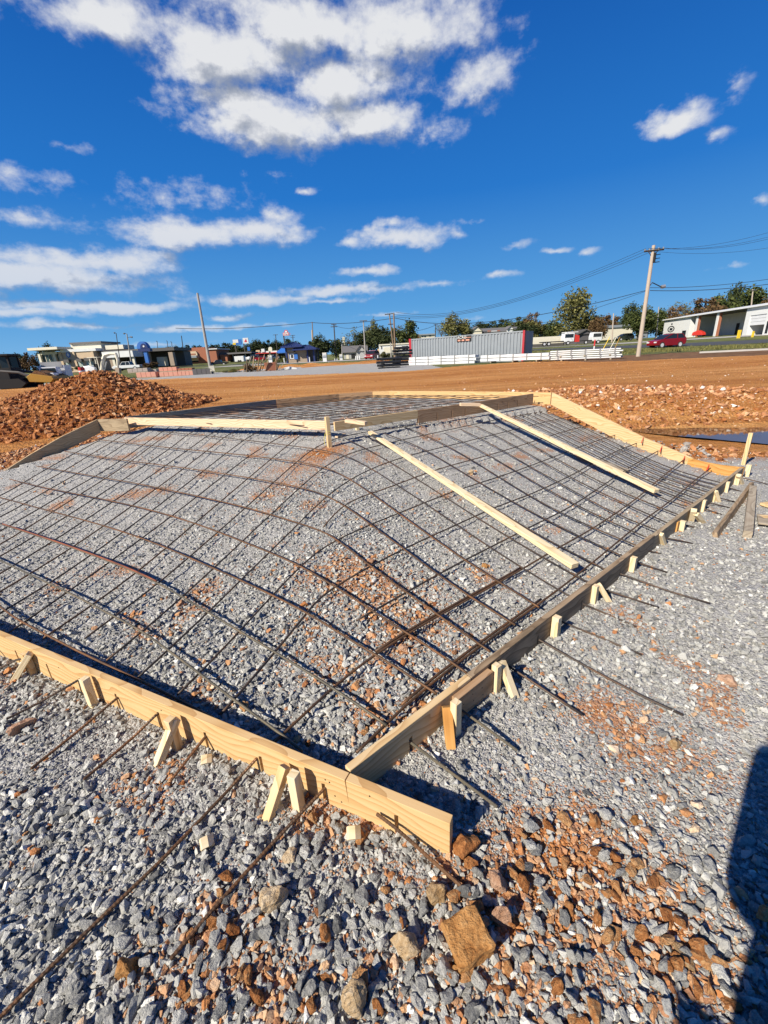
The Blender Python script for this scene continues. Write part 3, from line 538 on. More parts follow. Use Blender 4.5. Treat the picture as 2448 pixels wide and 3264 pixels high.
# ---------------------------------------------------------------- stakes, braces and loose lumber
def beam(name, A, B, w, h, m, label, cat, group=None, bevel=.002, parent=None, chop=True, twist=0.):
    A, B = Vector(A), Vector(B); x = (B - A).normalized(); y = Vector((0, 0, 1)).cross(x); y = y.normalized() if y.length > .02 else Vector((-NN[0], -NN[1], 0)); z = x.cross(y)
    q = Matrix((x, y, z)).transposed() @ Matrix.Rotation(twist, 3, 'X'); mw = q.to_4x4(); mw.translation = A; L = (B - A).length
    o = MB().b2(0, L, -w / 2, w / 2, -h / 2, h / 2).build(name, M[m], parent, bevel=bevel, mw=mw); return tag(o, label, cat, group)
def stake(bx, by, ty, lab, m='pale', w=.04, z=.0, name='form_stake', lean=0., rot=None, tw=None):
    p = on_ground(bx, by) if z is None else at(bx, by, z); d = ray(bx + lean, ty); t = p.y / d[1]; zt = H + d[2] * t
    if name == 'form_stake' and zt > .24 and z == 0.: zt = .2
    top = Vector((p.x, p.y, zt)); bot = Vector((p.x, p.y, p.z - .12)); a = math.atan2(UN[1], UN[0]) if rot is None else rot
    q = Matrix.Rotation(a, 4, 'Z'); L = zt - bot.z; mw = Matrix.Translation(bot) @ q @ Matrix(((0, 1, 0, 0), (0, 0, 1, 0), (1, 0, 0, 0), (0, 0, 0, 1)))
    o = MB().b2(0, L, -w / 2, w / 2, -w / 2, w / 2).build(name, M[m], None, bevel=.002, mw=mw); return tag(o, lab, 'stake', 'wooden stakes holding the form boards')
def brace(fx, fy, tx, ty, zt, lab, m='pale', w=.04):
    A = at(fx, fy, -.0); B = at(tx, ty, zt); A = A + (A - B).normalized() * .02; o = beam('kicker_brace', A, B, w, w * .9, m, lab, 'brace', 'slanting braces behind the form boards'); return o
RR_ = math.atan2(UR[1], UR[0])
stake(104, 2146, 2080, 'stake hidden behind the slanting brace at the left edge of the front board', 'new')
brace(48, 2165, 96, 2083, .165, 'slanting pale brace at the left end of the front board')
stake(299, 2247, 2160, 'lone square stake against the front board, left of the middle')
stake(566, 2384, 2290, 'stake in the shade behind the middle brace of the front board', 'new')
brace(504, 2432, 560, 2290, .17, 'slanting pale brace at the middle of the front board')
stake(953, 2574, 2440, 'upright square stake at the front board near the corner', w=.04)
brace(854, 2612, 908, 2442, .172, 'slanting brace leaning left of the upright stake near the corner', 'new')
stake(1452, 2345, 2236, 'pale stake jammed between the amber brace and the brown plank', rot=RR_)
brace(1437, 2390, 1424, 2252, .165, 'orange amber brace with rough bark near the front corner', 'amber', .045)
tag(stake(1170, 2478, 2437, 'short pale block in the angle between the front and right boards', rot=RR_ + .35, w=.05), None, 'wood block')
stake(1579, 2207, 2119, 'square stake at the end of the brown nailed plank', rot=RR_)
brace(1641, 2224, 1598, 2108, .172, 'slanting pale brace beside the end of the brown nailed plank')
stake(1768, 2040, 1966, 'lone pale stake, first along the weathered right board', rot=RR_, w=.045)
stake(1889, 1930, 1866, 'pale stake beside a slanting brace, middle of the weathered right board', rot=RR_, w=.045)
brace(1946, 1926, 1908, 1864, .165, 'slanting pale brace at the middle of the weathered right board')
stake(2012, 1830, 1776, 'lone pale stake beyond the middle of the weathered right board', rot=RR_, w=.045)
stake(2094, 1743, 1702, 'pale stake at the step between the two weathered boards', rot=RR_, w=.045)
brace(2118, 1743, 2106, 1702, .165, 'slanting brace at the step between the two weathered boards')
stake(2147, 1704, 1662, 'golden orange stake just past the step in the right board', 'amber', rot=RR_, w=.05)
stake(2169, 1702, 1661, 'pale stake just right of the golden orange stake', rot=RR_, w=.05)
stake(2182, 1664, 1628, 'thin stake behind the leaning pale stake on the far right board', rot=RR_)
brace(2201, 1668, 2212, 1626, .19, 'leaning pale stake in the cluster of three on the far right board', w=.05)
brace(2243, 1671, 2218, 1638, .15, 'low slanting brace at the foot of the cluster of three stakes', w=.045)
stake(2234, 1638, 1594, 'lone pale stake just beyond the cluster of three', rot=RR_, w=.05)
stake(2268, 1606, 1568, 'pale stake beside a slanting brace, far part of the right board', rot=RR_, w=.05)
brace(2290, 1606, 2279, 1565, .165, 'slanting brace, third from the far end of the right board', w=.045)
stake(2310, 1576, 1536, 'lone pale stake, third from the far end of the right board', rot=RR_, w=.05)
stake(2345, 1552, 1512, 'pale stake beside a slanting brace, second from the far end', rot=RR_, w=.05)
brace(2365, 1548, 2355, 1515, .165, 'slanting brace nearest the far end of the right board', w=.045)
stake(2379, 1521, 1482, 'last short pale stake at the far corner of the right board', rot=RR_, w=.055)
stake(2370, 1478, 1381, 'tall thin stake standing beyond the far corner of the form', 'new', z=.03, rot=RR_, name='tall_stake', w=.05)
# posts and short blocks at the corner of the raised slab
cp = stake(1050, 1417, 1328, 'pale corner post with a yellow string at the raised slab corner', 'new', z=.57, rot=.5, w=.06, name='corner_post'); tag(cp, None, 'post', 'posts')
sb = MB()
for k in range(2): sb.tube([Vector((.28 + .035 * k, .034 * math.cos(a), .034 * math.sin(a))) for a in np.linspace(0, 6.283, 13)], .003, 4)
sb.tube([(.3, -.034, .034), (.2, -.06, .05), (.1, -.05, .06), (.02, -.07, .05)], .003, 4)
M['string'] = mat('yellow_string', (.62, .55, .06)); sb.build('string', M['string'], cp)
for (a, b, c, lab, m) in ((1140, 1383, 1356, 'short stake under the flat block near the corner post', 'pale'), (1082, 1376, 1353, 'short dark stake just right of the corner post', 'new'), (1202, 1362, 1348, 'short stake under the pale board of the raised slab', 'new'), (1495, 1322, 1296, 'short stake under the block at the head of the second loose board', 'pale'), (1310, 1342, 1332, 'stub of stake under the joint of the raised slab boards', 'new'), (1330, 1345, 1333, 'stub of stake with red paint under the raised slab boards', 'brown')):
    stake(a, b, c, lab, m, z=.56, rot=.5, w=.055, name='short_stake')
for (a, b, c, d, z, lab) in ((1103, 1341, 1167, 1349, .9, 'flat block of lumber lying on top of the board by the corner post'), (1467, 1289, 1530, 1290, .9, 'flat block of lumber at the head of the second loose board')):
    beam('lumber_block', at(a, b, z), at(c, d, z - .03), .085, .05, 'pink', lab, 'lumber block')
beam('scrap_lumber', at(1072, 1394, .6), at(1099, 1384, .6), .05, .04, 'pink', 'scrap of lumber on the gravel by the corner post', 'lumber scrap')
for pts, lab, zz in ((((1180, 1378), (1833, 1804)), 'long pale loose board lying across the bars, its near end toward the right board', (.635, .155)), (((1532, 1292), (2093, 1566)), 'long pale loose board lying further back, its head on a flat block', (.80, .16))):
    beam('loose_board', at(*pts[0], zz[0]), at(*pts[1], zz[1]), .075, .045, 'pale', lab, 'loose board', 'two loose boards on the bars', bevel=.003)
pa, pb = on_apron(1850, 1452, .06), on_apron(2000, 1502, .04); beam('grey_plank', pa, pb, .13, .03, 'old', 'short grey plank lying beside the second loose board', 'plank')
beam('weathered_plank', at(2280, 1712, .02), at(2398, 1548, .03), .09, .04, 'weathered', 'dark weathered plank on the gravel outside the right board', 'plank', twist=1.25)
beam('lumber_post', at(2383, 1704, .05), at(2399, 1556, .05), .07, .07, 'old', 'square grey lumber lying on the gravel at the far right', 'lumber')
o = MB().prism([(0, 0), (.5, .02), (.42, .33), (.05, .3)], 0, .018, 'z').build('plywood_scrap', M['old'], None, bevel=.002, loc=at(2345, 1640, .03) + Vector((0, -.28, 0))); o.rotation_euler = (0, .05, -.5); tag(o, 'brown plywood scrap under the square grey lumber', 'plywood scrap')
for a, b, c, d, lab in ((2435, 1610, 2470, 1605, 'scrap of board at the right edge, upper of two'), (2425, 1650, 2462, 1650, 'scrap of board at the right edge, lower of two')): beam('scrap_lumber', at(a, b, .03), at(c, d, .03), .09, .03, 'new', lab, 'lumber scrap')
def woodchunk(px, py, w, h, lab, seed, yaw):
    p = at(px, py, .02); o = MB().prism([(0, 0), (w, 0), (w * .97, h * .7), (w * .5, h), (0, h * .8)], 0, w * .8).build('wood_chunk', M['pale'], None, bevel=.002, loc=p); o.rotation_euler = (.5, .25, yaw); return tag(o, lab, 'wood offcut')
woodchunk(640, 2715, .05, .03, 'square sawn offcut of pale wood on the gravel, lower left', 1, .6); woodchunk(1105, 2680, .055, .035, 'pale wood offcut just below the front board notch', 2, .2); woodchunk(640, 2440, .05, .02, 'flat wood chip in the gravel right of the middle brace', 3, .4)
# nail heads
M['nail'] = mat('dark_nail', (.05, .045, .04), .5, .8)
def nails(parent_label, pts):
    for o in list(COL.objects):
        if o.get('label') == parent_label:
            for x, z in pts: MB().prism([(x + .0035 * math.cos(a), z + .0035 * math.sin(a)) for a in np.linspace(0, 6.283, 9)[:-1]], -.0015, .004).build('nail_head', M['nail'], o)
kf = along(NA, NB, 1099.7, 2488.5, .184)
nails('long fresh pine board with slots, set on edge along the front of the gravel', [(kf - .08, -.05), (kf - .06, -.12), (kf - .1, -.045), (kf + .11, -.03), (kf - 1.1, -.05), (kf - 2., -.06), (kf - .03, -.14)])
nails('short reddish brown plank nailed over the joint of the right hand board', [(.12, -.04), (.13, -.09), (.2, -.05), (.21, -.1), (.05, -.06)])

# ---------------------------------------------------------------- reinforcing bars
def barmat(name, lo, mid, hi):
    m = bpy.data.materials.new(name); m.use_nodes = True; t = m.node_tree; b = t.nodes['Principled BSDF']; b.inputs['Roughness'].default_value = .55; b.inputs['Metallic'].default_value = .35; b.inputs['Specular IOR Level'].default_value = .35
    tc = node(t, 'ShaderNodeTexCoord'); n = node(t, 'ShaderNodeTexNoise', ins={0: tc.outputs['Object'], 2: 3.2, 3: 7., 4: .7})
    t.links.new(ramp(t, n.outputs[0], [(.35, lo), (.52, mid), (.68, hi)]), b.inputs['Base Color']); M[name] = m
barmat('bar_dark', (.035, .03, .028), (.075, .055, .042), (.17, .085, .04)); barmat('bar_rust', (.06, .04, .03), (.13, .07, .035), (.24, .105, .045)); barmat('bar_orange', (.08, .045, .03), (.22, .075, .04), (.36, .11, .05)); barmat('bar_grey', (.06, .055, .045), (.125, .11, .08), (.20, .15, .09))
def rebar(pts, label, m='bar_dark', r=.0068, group=None, ribs=False, sides=6, name='rebar'):
    P = [Vector(p) for p in pts]; Q = []
    for i in range(len(P) - 1):      # Catmull-Rom so the bar bends, never kinks
        p0, p1, p2, p3 = P[max(i - 1, 0)], P[i], P[i + 1], P[min(i + 2, len(P) - 1)]; n = max(2, min(8, int((p2 - p1).length / .15)))
        for k in range(n):
            t = k / n; Q.append(.5 * ((2 * p1) + (p2 - p0) * t + (2 * p0 - 5 * p1 + 4 * p2 - p3) * t * t + (3 * p1 - p0 - 3 * p2 + p3) * t ** 3))
    Q.append(P[-1]); c = Q[len(Q) // 2].copy(); b = MB()
    if ribs:
        S = [Q[0]]; 
        for a, d in zip(Q, Q[1:]):
            n = max(1, int((d - a).length / .0065)); S += [a.lerp(d, k / n) for k in range(1, n + 1)]
        Q = S; rad = [r * (1.11 if (i % 2) else .95) for i in range(len(Q))]
    else: rad = r
    o = b.tube([q - c for q in Q], rad, sides).build(name, M[m], None, smooth=not ribs, loc=c); return tag(o, label, 'rebar', group)
GA, GB, GC, GD = 'bars running up the left slope', 'bars running across the slope', 'bar ends sticking out of the forms', 'bars in the raised slab'
def trace(px, up=.05):
    P = [on_apron(x, y, up) for x, y in px]
    for _ in range(2):
        Q = P[:]
        for i in range(1, len(P) - 1): q = P[i] * .5 + (P[i - 1] + P[i + 1]) * .25; t = max(0, min(1, ((P[i] - P[i - 1]).length - .0) / .6)); Q[i] = P[i].lerp(q, .75); Q[i].z = float(apron_z(Q[i].x, Q[i].y)) + up
        P = Q
    return P
def extend(P, n=1, L=1.2, front=True):
    a, b = (P[0], P[1]) if front else (P[-1], P[-2]); d = (a - b); d.z = 0; d.normalize(); q = a + d * L; q.z = float(apron_z(q.x, q.y)) + .05
    k = (a.xy - Vector(C0)).dot(Vector(NN)); kq = (q.xy - Vector(C0)).dot(Vector(NN))
    if kq < .06 and k > .06: q = a.lerp(q, (k - .06) / (k - kq)); q.z = float(apron_z(q.x, q.y)) + .05
    return [q] + P if front else P + [q]
AL = [  # up the left slope, over the crown and along the right slope, far end first
 [(1762, 1276), (1526, 1318), (1400, 1339), (1315, 1359), (1236, 1366), (1136, 1380), (1045, 1403), (1000, 1424), (944, 1475), (870, 1538), (781, 1622), (681, 1706), (602, 1776), (518, 1849), (450, 1899), (362, 1967), (270, 2035)],
 [(1815, 1297), (1600, 1331), (1542, 1347), (1400, 1376), (1289, 1401), (1226, 1414), (1168, 1430), (1115, 1443), (1079, 1461), (1026, 1491), (1000, 1516), (950, 1559), (860, 1643), (770, 1726), (681, 1812), (587, 1894), (458, 2010), (340, 2105)],
 [(1867, 1318), (1725, 1344), (1620, 1376), (1542, 1392), (1450, 1418), (1362, 1435), (1289, 1456), (1247, 1469), (1178, 1495), (1113, 1527), (1050, 1574), (1000, 1616), (950, 1676), (860, 1757), (770, 1844), (655, 1959), (536, 2070), (437, 2162)],
 [(1925, 1345), (1788, 1373), (1736, 1397), (1662, 1418), (1605, 1439), (1505, 1465), (1409, 1490), (1362, 1506), (1273, 1542), (1184, 1574), (1147, 1584), (1094, 1607), (1064, 1639), (1031, 1680)],
 [(1997, 1376), (1900, 1402), (1804, 1442), (1689, 1486), (1594, 1520), (1531, 1539), (1457, 1560), (1352, 1602), (1273, 1636), (1178, 1673), (1079, 1717), (1042, 1739), (1000, 1765), (953, 1809), (865, 1897), (773, 2000), (644, 2140), (565, 2215)],
 [(2055, 1402), (1929, 1450), (1892, 1476), (1851, 1502), (1741, 1554), (1689, 1578), (1631, 1597), (1573, 1618), (1515, 1645), (1454, 1673), (1373, 1710), (1283, 1749), (1178, 1807), (1084, 1859), (1031, 1894), (1000, 1923), (982, 1949), (887, 2066), (747, 2228), (705, 2275)],
 [(2112, 1429), (2049, 1463), (2002, 1492), (1965, 1518), (1900, 1561), (1836, 1607), (1788, 1633), (1741, 1654), (1683, 1683), (1626, 1712), (1565, 1744), (1484, 1783), (1396, 1830), (1299, 1886), (1199, 1944), (1136, 1978)],
 [(2186, 1460), (2133, 1502), (2086, 1539), (2060, 1565), (2007, 1607), (1944, 1649), (1890, 1685), (1851, 1707), (1788, 1741), (1731, 1773), (1670, 1812), (1594, 1854), (1500, 1907), (1399, 1960), (1294, 2023), (1196, 2083), (1105, 2154), (1058, 2192), (901, 2340), (850, 2390)],
 [(2265, 1492), (2207, 1534), (2165, 1576), (2112, 1618), (2060, 1649), (2018, 1686), (1900, 1786), (1851, 1822), (1788, 1875), (1757, 1896), (1620, 1994), (1531, 2058), (1452, 2117), (1368, 2186), (1294, 2241), (1175, 2364), (1136, 2399)],
]
BARN = 0
for i, p in enumerate(AL):
    near = i >= 5; q = trace(p)
    rebar(q, 'long bent bar over the crown, %s of nine from the raised slab%s' % (ORD[i], ', stopping short' if i in (3, 6) else ''), ('bar_dark', 'bar_dark', 'bar_dark', 'bar_rust', 'bar_dark', 'bar_dark', 'bar_dark', 'bar_rust', 'bar_rust')[i], .0075 if near else .0068, 'bars bent over the crown of the fill', sides=8 if near else 6)
    if i == 7: rebar([v + Vector((NR[0] * .02, NR[1] * .02, .003)) for v in q[10:16]], 'bar lapped beside the eighth bent bar', 'bar_rust', .0085, 'bars bent over the crown of the fill', sides=8)
    if i == 8: rebar([v + Vector((NR[0] * .019, NR[1] * .019, .003)) for v in q[9:15]], 'bar lapped beside the bent bar nearest the right board', 'bar_rust', .0085, 'bars bent over the crown of the fill', sides=8)
AU = [  # bars up the left slope that end under the long pinkish board
 [(960, 1385), (907, 1428), (865, 1462), (786, 1528), (707, 1596), (629, 1660), (529, 1747), (436, 1825), (294, 1928), (194, 1996), (140, 2033)],
 [(930, 1373), (865, 1407), (791, 1451), (718, 1512), (629, 1583), (550, 1643), (452, 1715), (347, 1791), (215, 1886), (92, 1972), (30, 2015)],
 [(840, 1366), (776, 1402), (718, 1446), (650, 1501), (566, 1564), (487, 1627), (394, 1694), (289, 1768), (158, 1860), (21, 1942)],
 [(775, 1360), (707, 1396), (660, 1438), (586, 1493), (502, 1556), (420, 1611), (336, 1674), (226, 1747), (100, 1825), (0, 1886)],
 [(720, 1356), (660, 1391), (602, 1433), (529, 1483), (436, 1548), (362, 1598), (268, 1659), (168, 1726), (42, 1802), (0, 1828)],
 [(655, 1352), (597, 1388), (544, 1430), (471, 1478), (394, 1527), (310, 1583), (215, 1643), (110, 1710), (0, 1773)],
 [(590, 1352), (478, 1422), (430, 1467), (341, 1522), (252, 1577), (168, 1632), (73, 1690), (0, 1735)],
 [(540, 1360), (457, 1417), (388, 1470), (304, 1520), (210, 1567), (126, 1622), (21, 1680), (0, 1692)],
 [(490, 1358), (404, 1409), (336, 1459), (247, 1509), (163, 1556), (68, 1611), (0, 1648)],
 [(440, 1360), (362, 1404), (283, 1451), (210, 1501), (115, 1551), (21, 1600), (0, 1611)],
 [(390, 1366), (325, 1401), (236, 1443), (152, 1493), (68, 1543), (0, 1580)],
]
for i, p in enumerate(AU):
    q = trace(p)
    if p[-1][0] < 60: q = extend(q, L=2.2, front=False)
    rebar(q, 'straight dark bar up the left slope, %s left of the crown' % ORD[i], 'bar_dark' if i % 3 else 'bar_rust', .007, GA)
BL = [  # across the left slope, over the crown, down to the right board
 [(0, 1933), (36, 1967), (100, 1998), (152, 2025), (253, 2079), (325, 2112), (434, 2163), (524, 2206), (640, 2268), (700, 2300)],
 [(0, 1786), (94, 1831), (215, 1886), (294, 1925), (362, 1965), (400, 1984), (458, 2010), (531, 2070), (636, 2145), (747, 2233), (836, 2296), (899, 2340), (963, 2394)],
 [(10, 1673), (110, 1705), (226, 1744), (294, 1770), (347, 1789), (430, 1820), (518, 1865), (581, 1901), (660, 1950), (762, 2012), (878, 2077), (1056, 2190), (1146, 2246), (1232, 2312)],
 [(16, 1590), (121, 1619), (215, 1643), (326, 1672), (452, 1713), (518, 1741), (602, 1776), (681, 1812), (770, 1849), (860, 1894), (950, 1938), (1000, 1962), (1105, 2036), (1199, 2086), (1283, 2138), (1357, 2188), (1392, 2212)],
 [(31, 1527), (79, 1541), (157, 1559), (262, 1577), (362, 1598), (450, 1617), (550, 1643), (629, 1671), (697, 1694), (770, 1726), (854, 1757), (950, 1799), (1000, 1828), (1052, 1860), (1100, 1889), (1189, 1947), (1294, 2017), (1367, 2060), (1451, 2117), (1488, 2146)],
 [(115, 1485), (210, 1501), (304, 1520), (394, 1533), (450, 1543), (565, 1567), (707, 1598), (786, 1617), (865, 1640), (950, 1668), (1000, 1683), (1047, 1699), (1079, 1722), (1173, 1801), (1236, 1846), (1299, 1888), (1394, 1957), (1446, 1996), (1500, 2033), (1562, 2077)],
 [(205, 1438), (283, 1451), (367, 1464), (450, 1475), (529, 1483), (650, 1499), (786, 1522), (870, 1535), (950, 1551), (1000, 1566), (1047, 1579), (1098, 1609), (1184, 1675), (1286, 1746), (1396, 1831), (1488, 1896), (1642, 1992)],
 [(294, 1399), (367, 1407), (450, 1417), (555, 1430), (660, 1438), (791, 1451), (870, 1462), (950, 1472), (1024, 1486), (1063, 1497), (1113, 1524), (1184, 1574), (1273, 1637), (1373, 1710), (1483, 1784), (1594, 1859), (1662, 1897), (1718, 1936)],
 [(502, 1375), (607, 1383), (707, 1394), (776, 1402), (865, 1412), (950, 1426), (1040, 1436), (1115, 1448), (1184, 1495), (1262, 1543), (1352, 1602), (1459, 1675), (1565, 1746), (1670, 1812), (1778, 1880), (1826, 1906)],
 [(1100, 1398), (1178, 1432), (1247, 1474), (1336, 1532), (1416, 1581), (1526, 1654), (1626, 1712), (1736, 1780), (1867, 1851), (1892, 1866)],
 [(1160, 1386), (1262, 1434), (1386, 1507), (1505, 1578), (1573, 1615), (1678, 1683), (1788, 1744), (1888, 1791), (1952, 1827)],
 [(1220, 1380), (1294, 1403), (1368, 1437), (1436, 1482), (1500, 1522), (1610, 1586), (1741, 1654), (1851, 1712), (1900, 1733), (2010, 1784)],
 [(1284, 1359), (1362, 1388), (1431, 1422), (1500, 1462), (1594, 1523), (1689, 1581), (1783, 1633), (1894, 1683), (2062, 1752)],
 [(1416, 1381), (1484, 1410), (1563, 1452), (1647, 1502), (1731, 1555), (1836, 1607), (1939, 1660), (2002, 1688), (2072, 1717)],
 [(1468, 1368), (1542, 1400), (1610, 1439), (1689, 1489), (1783, 1537), (1850, 1576), (1929, 1623), (2013, 1660), (2112, 1697)],
 [(1516, 1358), (1594, 1392), (1657, 1431), (1736, 1476), (1820, 1522), (1902, 1563), (2007, 1612), (2081, 1644), (2125, 1666)],
 [(1563, 1347), (1626, 1376), (1694, 1418), (1768, 1460), (1850, 1503), (1929, 1544), (2028, 1586), (2128, 1628), (2167, 1642)],
 [(1610, 1339), (1662, 1368), (1736, 1397), (1804, 1442), (1892, 1479), (1965, 1518), (2060, 1565), (2144, 1605), (2188, 1614)],
]
BM = ['bar_rust', 'bar_grey', 'bar_grey', 'bar_rust', 'bar_rust', 'bar_rust', 'bar_rust', 'bar_rust'] + ['bar_dark'] * 12
for i, p in enumerate(BL):
    q = trace(p, .062)
    if p[0][0] < 20: q = extend(q, L=1.5)
    lab = 'bar across the left slope and down to the right board, %s from the front' % ORD[i] if i < 9 else 'bar down the right slope to the weathered board, %s beyond the corner post' % ORD[i - 9]
    if i == 0: lab = 'bar lying just inside the front board, ending in its shadow'
    rebar(q, lab, BM[i], .0075 if i < 8 else .0068, GB, sides=8 if i < 8 else 6)
q = trace([(10, 1673), (110, 1705), (226, 1744), (294, 1770), (347, 1789), (430, 1820), (500, 1856)], .066); rebar([v + Vector((.0, .0, .012)) for v in q], 'orange painted bar lapped on the third row from the front board', 'bar_orange', .008)
last = trace([(1716, 1290), (1850, 1345), (1960, 1398), (2060, 1447), (2200, 1510), (2335, 1535)], .06); first = trace([(1610, 1339), (1736, 1397), (1850, 1460), (1965, 1518), (2080, 1570), (2188, 1614)], .06)
for k in range(1, 8):
    P = [a.lerp(b, k / 8.) for a, b in zip(first, last)]
    for v in P: v.z = float(apron_z(v.x, v.y)) + .06
    rebar(P, 'bar down the far right slope behind the second loose board, %s toward the far board' % ORD[k - 1], 'bar_dark', .0075, GB)
# ends outside the forms
OUT_R = [((1303, 2362), (1585, 2572)), ((1494, 2280), (1648, 2392)), ((1651, 2143), (1856, 2279)), ((1702, 2030), (1870, 2125), (2045, 2218), (2177, 2279)), ((1794, 1983), (1920, 2035), (2045, 2087)), ((1857, 1924), (1940, 1960), (2026, 1997)), ((1953, 1888), (2101, 1937)), ((1970, 1826), (2120, 1880), (2264, 1923)), ((2034, 1794), (2126, 1824)), ((2066, 1755), (2116, 1769)), ((2115, 1713), (2208, 1732)), ((2172, 1670), (2233, 1686)), ((2240, 1620), (2300, 1640)), ((2262, 1603), (2325, 1618)), ((2292, 1587), (2342, 1600)), ((2318, 1553), (2363, 1567)), ((2362, 1522), (2447, 1543))]
for i, p in enumerate(OUT_R):
    P = [at(*c, .07 if k == 0 else .026) for k, c in enumerate(p)]; d = (P[0] - P[1]); d.z = 0; P = [P[0] + d.normalized() * .09 + Vector((0, 0, .012))] + P
    rebar(P, 'bar end sticking out under the right board onto the gravel, %s from the front corner' % ORD[i], 'bar_grey' if i in (0, 1) else 'bar_dark', .0066, GC, ribs=i < 2, sides=8)
OUT_N = [((51, 2104), (0, 2130)), ((246, 2170), (119, 2243), (20, 2292)), ((366, 2231), (237, 2340), (99, 2450)), ((494, 2282), (425, 2350), (267, 2485)), ((652, 2352), (543, 2490)), ((815, 2421), (731, 2515), (519, 2737), (267, 2979), (0, 3243)), ((1028, 2520), (864, 2693), (682, 2895), (543, 3058)), ((1262, 2640), (1380, 2745), (1502, 2853))]
for i, p in enumerate(OUT_N):
    P = [at(*c, .085 if k == 0 else .035) for k, c in enumerate(p)]; d = (P[0] - P[1]); d.z = 0; P = [P[0] + d.normalized() * .09 + Vector((0, 0, .01))] + P
    rebar(P, 'bar end poking out through a slot of the front board, %s from the left' % ORD[i], 'bar_rust' if i > 1 else 'bar_dark', .0066, GC, ribs=True, sides=8)
# raised slab: two crossing layers
def clipseg(p, d, poly, a=-30, b=30):
    pts = []
    n = len(poly)
    for i in range(n):
        A, B = Vector(poly[i][:2]), Vector(poly[(i + 1) % n][:2]); e = B - A; den = d.x * e.y - d.y * e.x
        if abs(den) < 1e-9: continue
        t = ((A.x - p.x) * e.y - (A.y - p.y) * e.x) / den; s = ((A.x - p.x) * d.y - (A.y - p.y) * d.x) / den
        if 0 <= s <= 1: pts.append(t)
    return (min(pts), max(pts)) if len(pts) >= 2 else None
e1 = (PQ - PP).xy.normalized(); e2 = (PS - PQ).xy.normalized(); ctr = sum((v.xy for v in PLAT), Vector((0, 0))) / 5
for dd, oo, nm, zz in ((e1, e2, 'along', .80), (e2, e1, 'across', .812)):
    k = 0
    for s in np.arange(-4.6, 4.6, .36):
        base = ctr + oo * (s - (ctr - PP.xy).dot(oo) * 0)
        c = clipseg(base, dd, PLAT)
        if not c or c[1] - c[0] < .5: continue
        a, b = base + dd * (c[0] + .12), base + dd * (c[1] - .12); k += 1; zr = lambda v: zz + .012 * math.sin(v.x * 3 + v.y)
        mid = (a + b) / 2
        if k <= 28: rebar([(a.x, a.y, zr(a)), (mid.x, mid.y, zr(mid)), (b.x, b.y, zr(b))], 'thin bar running %s the raised slab, %s from its %s' % (nm, ORD[k - 1], 'near edge' if nm == 'along' else 'left end'), 'bar_dark', .007, GD)
# red paint flags on the far right board
M['red_tape'] = mat('red_tape', (.62, .06, .03))
for i, (x, y) in enumerate(((2053, 1396), (2112, 1424), (2185, 1456), (2262, 1484))):
    p = on_line(x, y + 6, PQ, C1) - Vector((.04, .03, 0)); o = MB().prism([(-.03, -.05), (.02, -.045), (.045, .05), (.02, .03)], 0, .004).build('paint_flag', M['red_tape'], None, loc=p); o.rotation_euler = (.3, 0, 1.2); tag(o, 'small red flag where a bar meets the long pale slope board, %s down the slope' % ORD[i], 'marker flag')

# ---------------------------------------------------------------- puddle and dirt pile
mw_ = bpy.data.materials.new('puddle_water'); mw_.use_nodes = True; b_ = mw_.node_tree.nodes['Principled BSDF']; b_.inputs['Base Color'].default_value = (.10, .055, .025, 1); b_.inputs['Roughness'].default_value = .04; b_.inputs['IOR'].default_value = 1.33; b_.inputs['Specular IOR Level'].default_value = .5; M['puddle_water'] = mw_
pm = MB(); pv = [tuple(at(x, y, -.005)) for x, y in ((1985, 1371), (2060, 1380), (2150, 1389), (2250, 1397), (2330, 1405), (2400, 1411), (2470, 1418), (2640, 1424), (2800, 1405), (2760, 1372), (2600, 1362), (2448, 1361), (2330, 1364), (2230, 1363), (2120, 1366), (2030, 1366))]
tag(pm.add(pv, [tuple(range(16))]).build('puddle', mw_), None, None, None, 'structure')
def dirt_pile():
    c = aty(345, 1300, 14.6); X0, Y0 = c.x, c.y; root = thing('dirt_pile', 'large pile of orange broken rock and clay behind the form, left', 'dirt pile', (X0, Y0, 0)); n = 90
    g = np.linspace(-5.4, 5.4, n); gx, gy = np.meshgrid(g, g, indexing='ij')
    def h(x, y):
        r = np.sqrt((x * np.where(x > 0, 1.4, .9)) ** 2 + (y * 1.15) ** 2) * (1 + .25 * (fbm(x + 40, y, .35, 3, 71) - .5)); p = np.interp(r, [0, .5, 1.2, 2.6, 3.9, 5.2], [1.18, 1.14, .92, .42, .08, -.2])
        p = np.maximum(p, np.interp(np.sqrt((x + 1.9) ** 2 + (y + 1.5) ** 2 * 1.4), [0, 1.2, 2.6, 4], [.62, .42, .05, -.2]))
        return p + .16 * (fbm(x + 9, y, 1.5, 4, 72) - .5)
    z = h(gx, gy) + terrain_z(gx + X0, gy + Y0); V = np.stack([gx, gy, z], -1).reshape(-1, 3); F_ = []
    for i in range(n - 1):
        for j in range(n - 1): a = i * n + j; F_.append((a, a + n, a + n + 1, a + 1))
    me = bpy.data.meshes.new('mound'); me.from_pydata(V.tolist(), [], F_); obj('mound', me, M['red_clay'], root, smooth=True)
    m = 22000; x = RNG.uniform(-5.2, 5.2, m); y = RNG.uniform(-5.2, 3., m); ok = h(x, y) > .0; x, y = x[ok], y[ok]; s = .035 * 6. ** (RNG.random(len(x)) ** 2.6); zz = h(x, y) + terrain_z(x + X0, y + Y0) + .12 * s
    scatter('rubble', np.stack([x, y, zz], 1), s, np.clip(RNG.normal(.2, .2, len(x)), 0, 1), RNG.uniform(.9, 1, len(x)), flat=.6, parent=root)
dirt_pile()

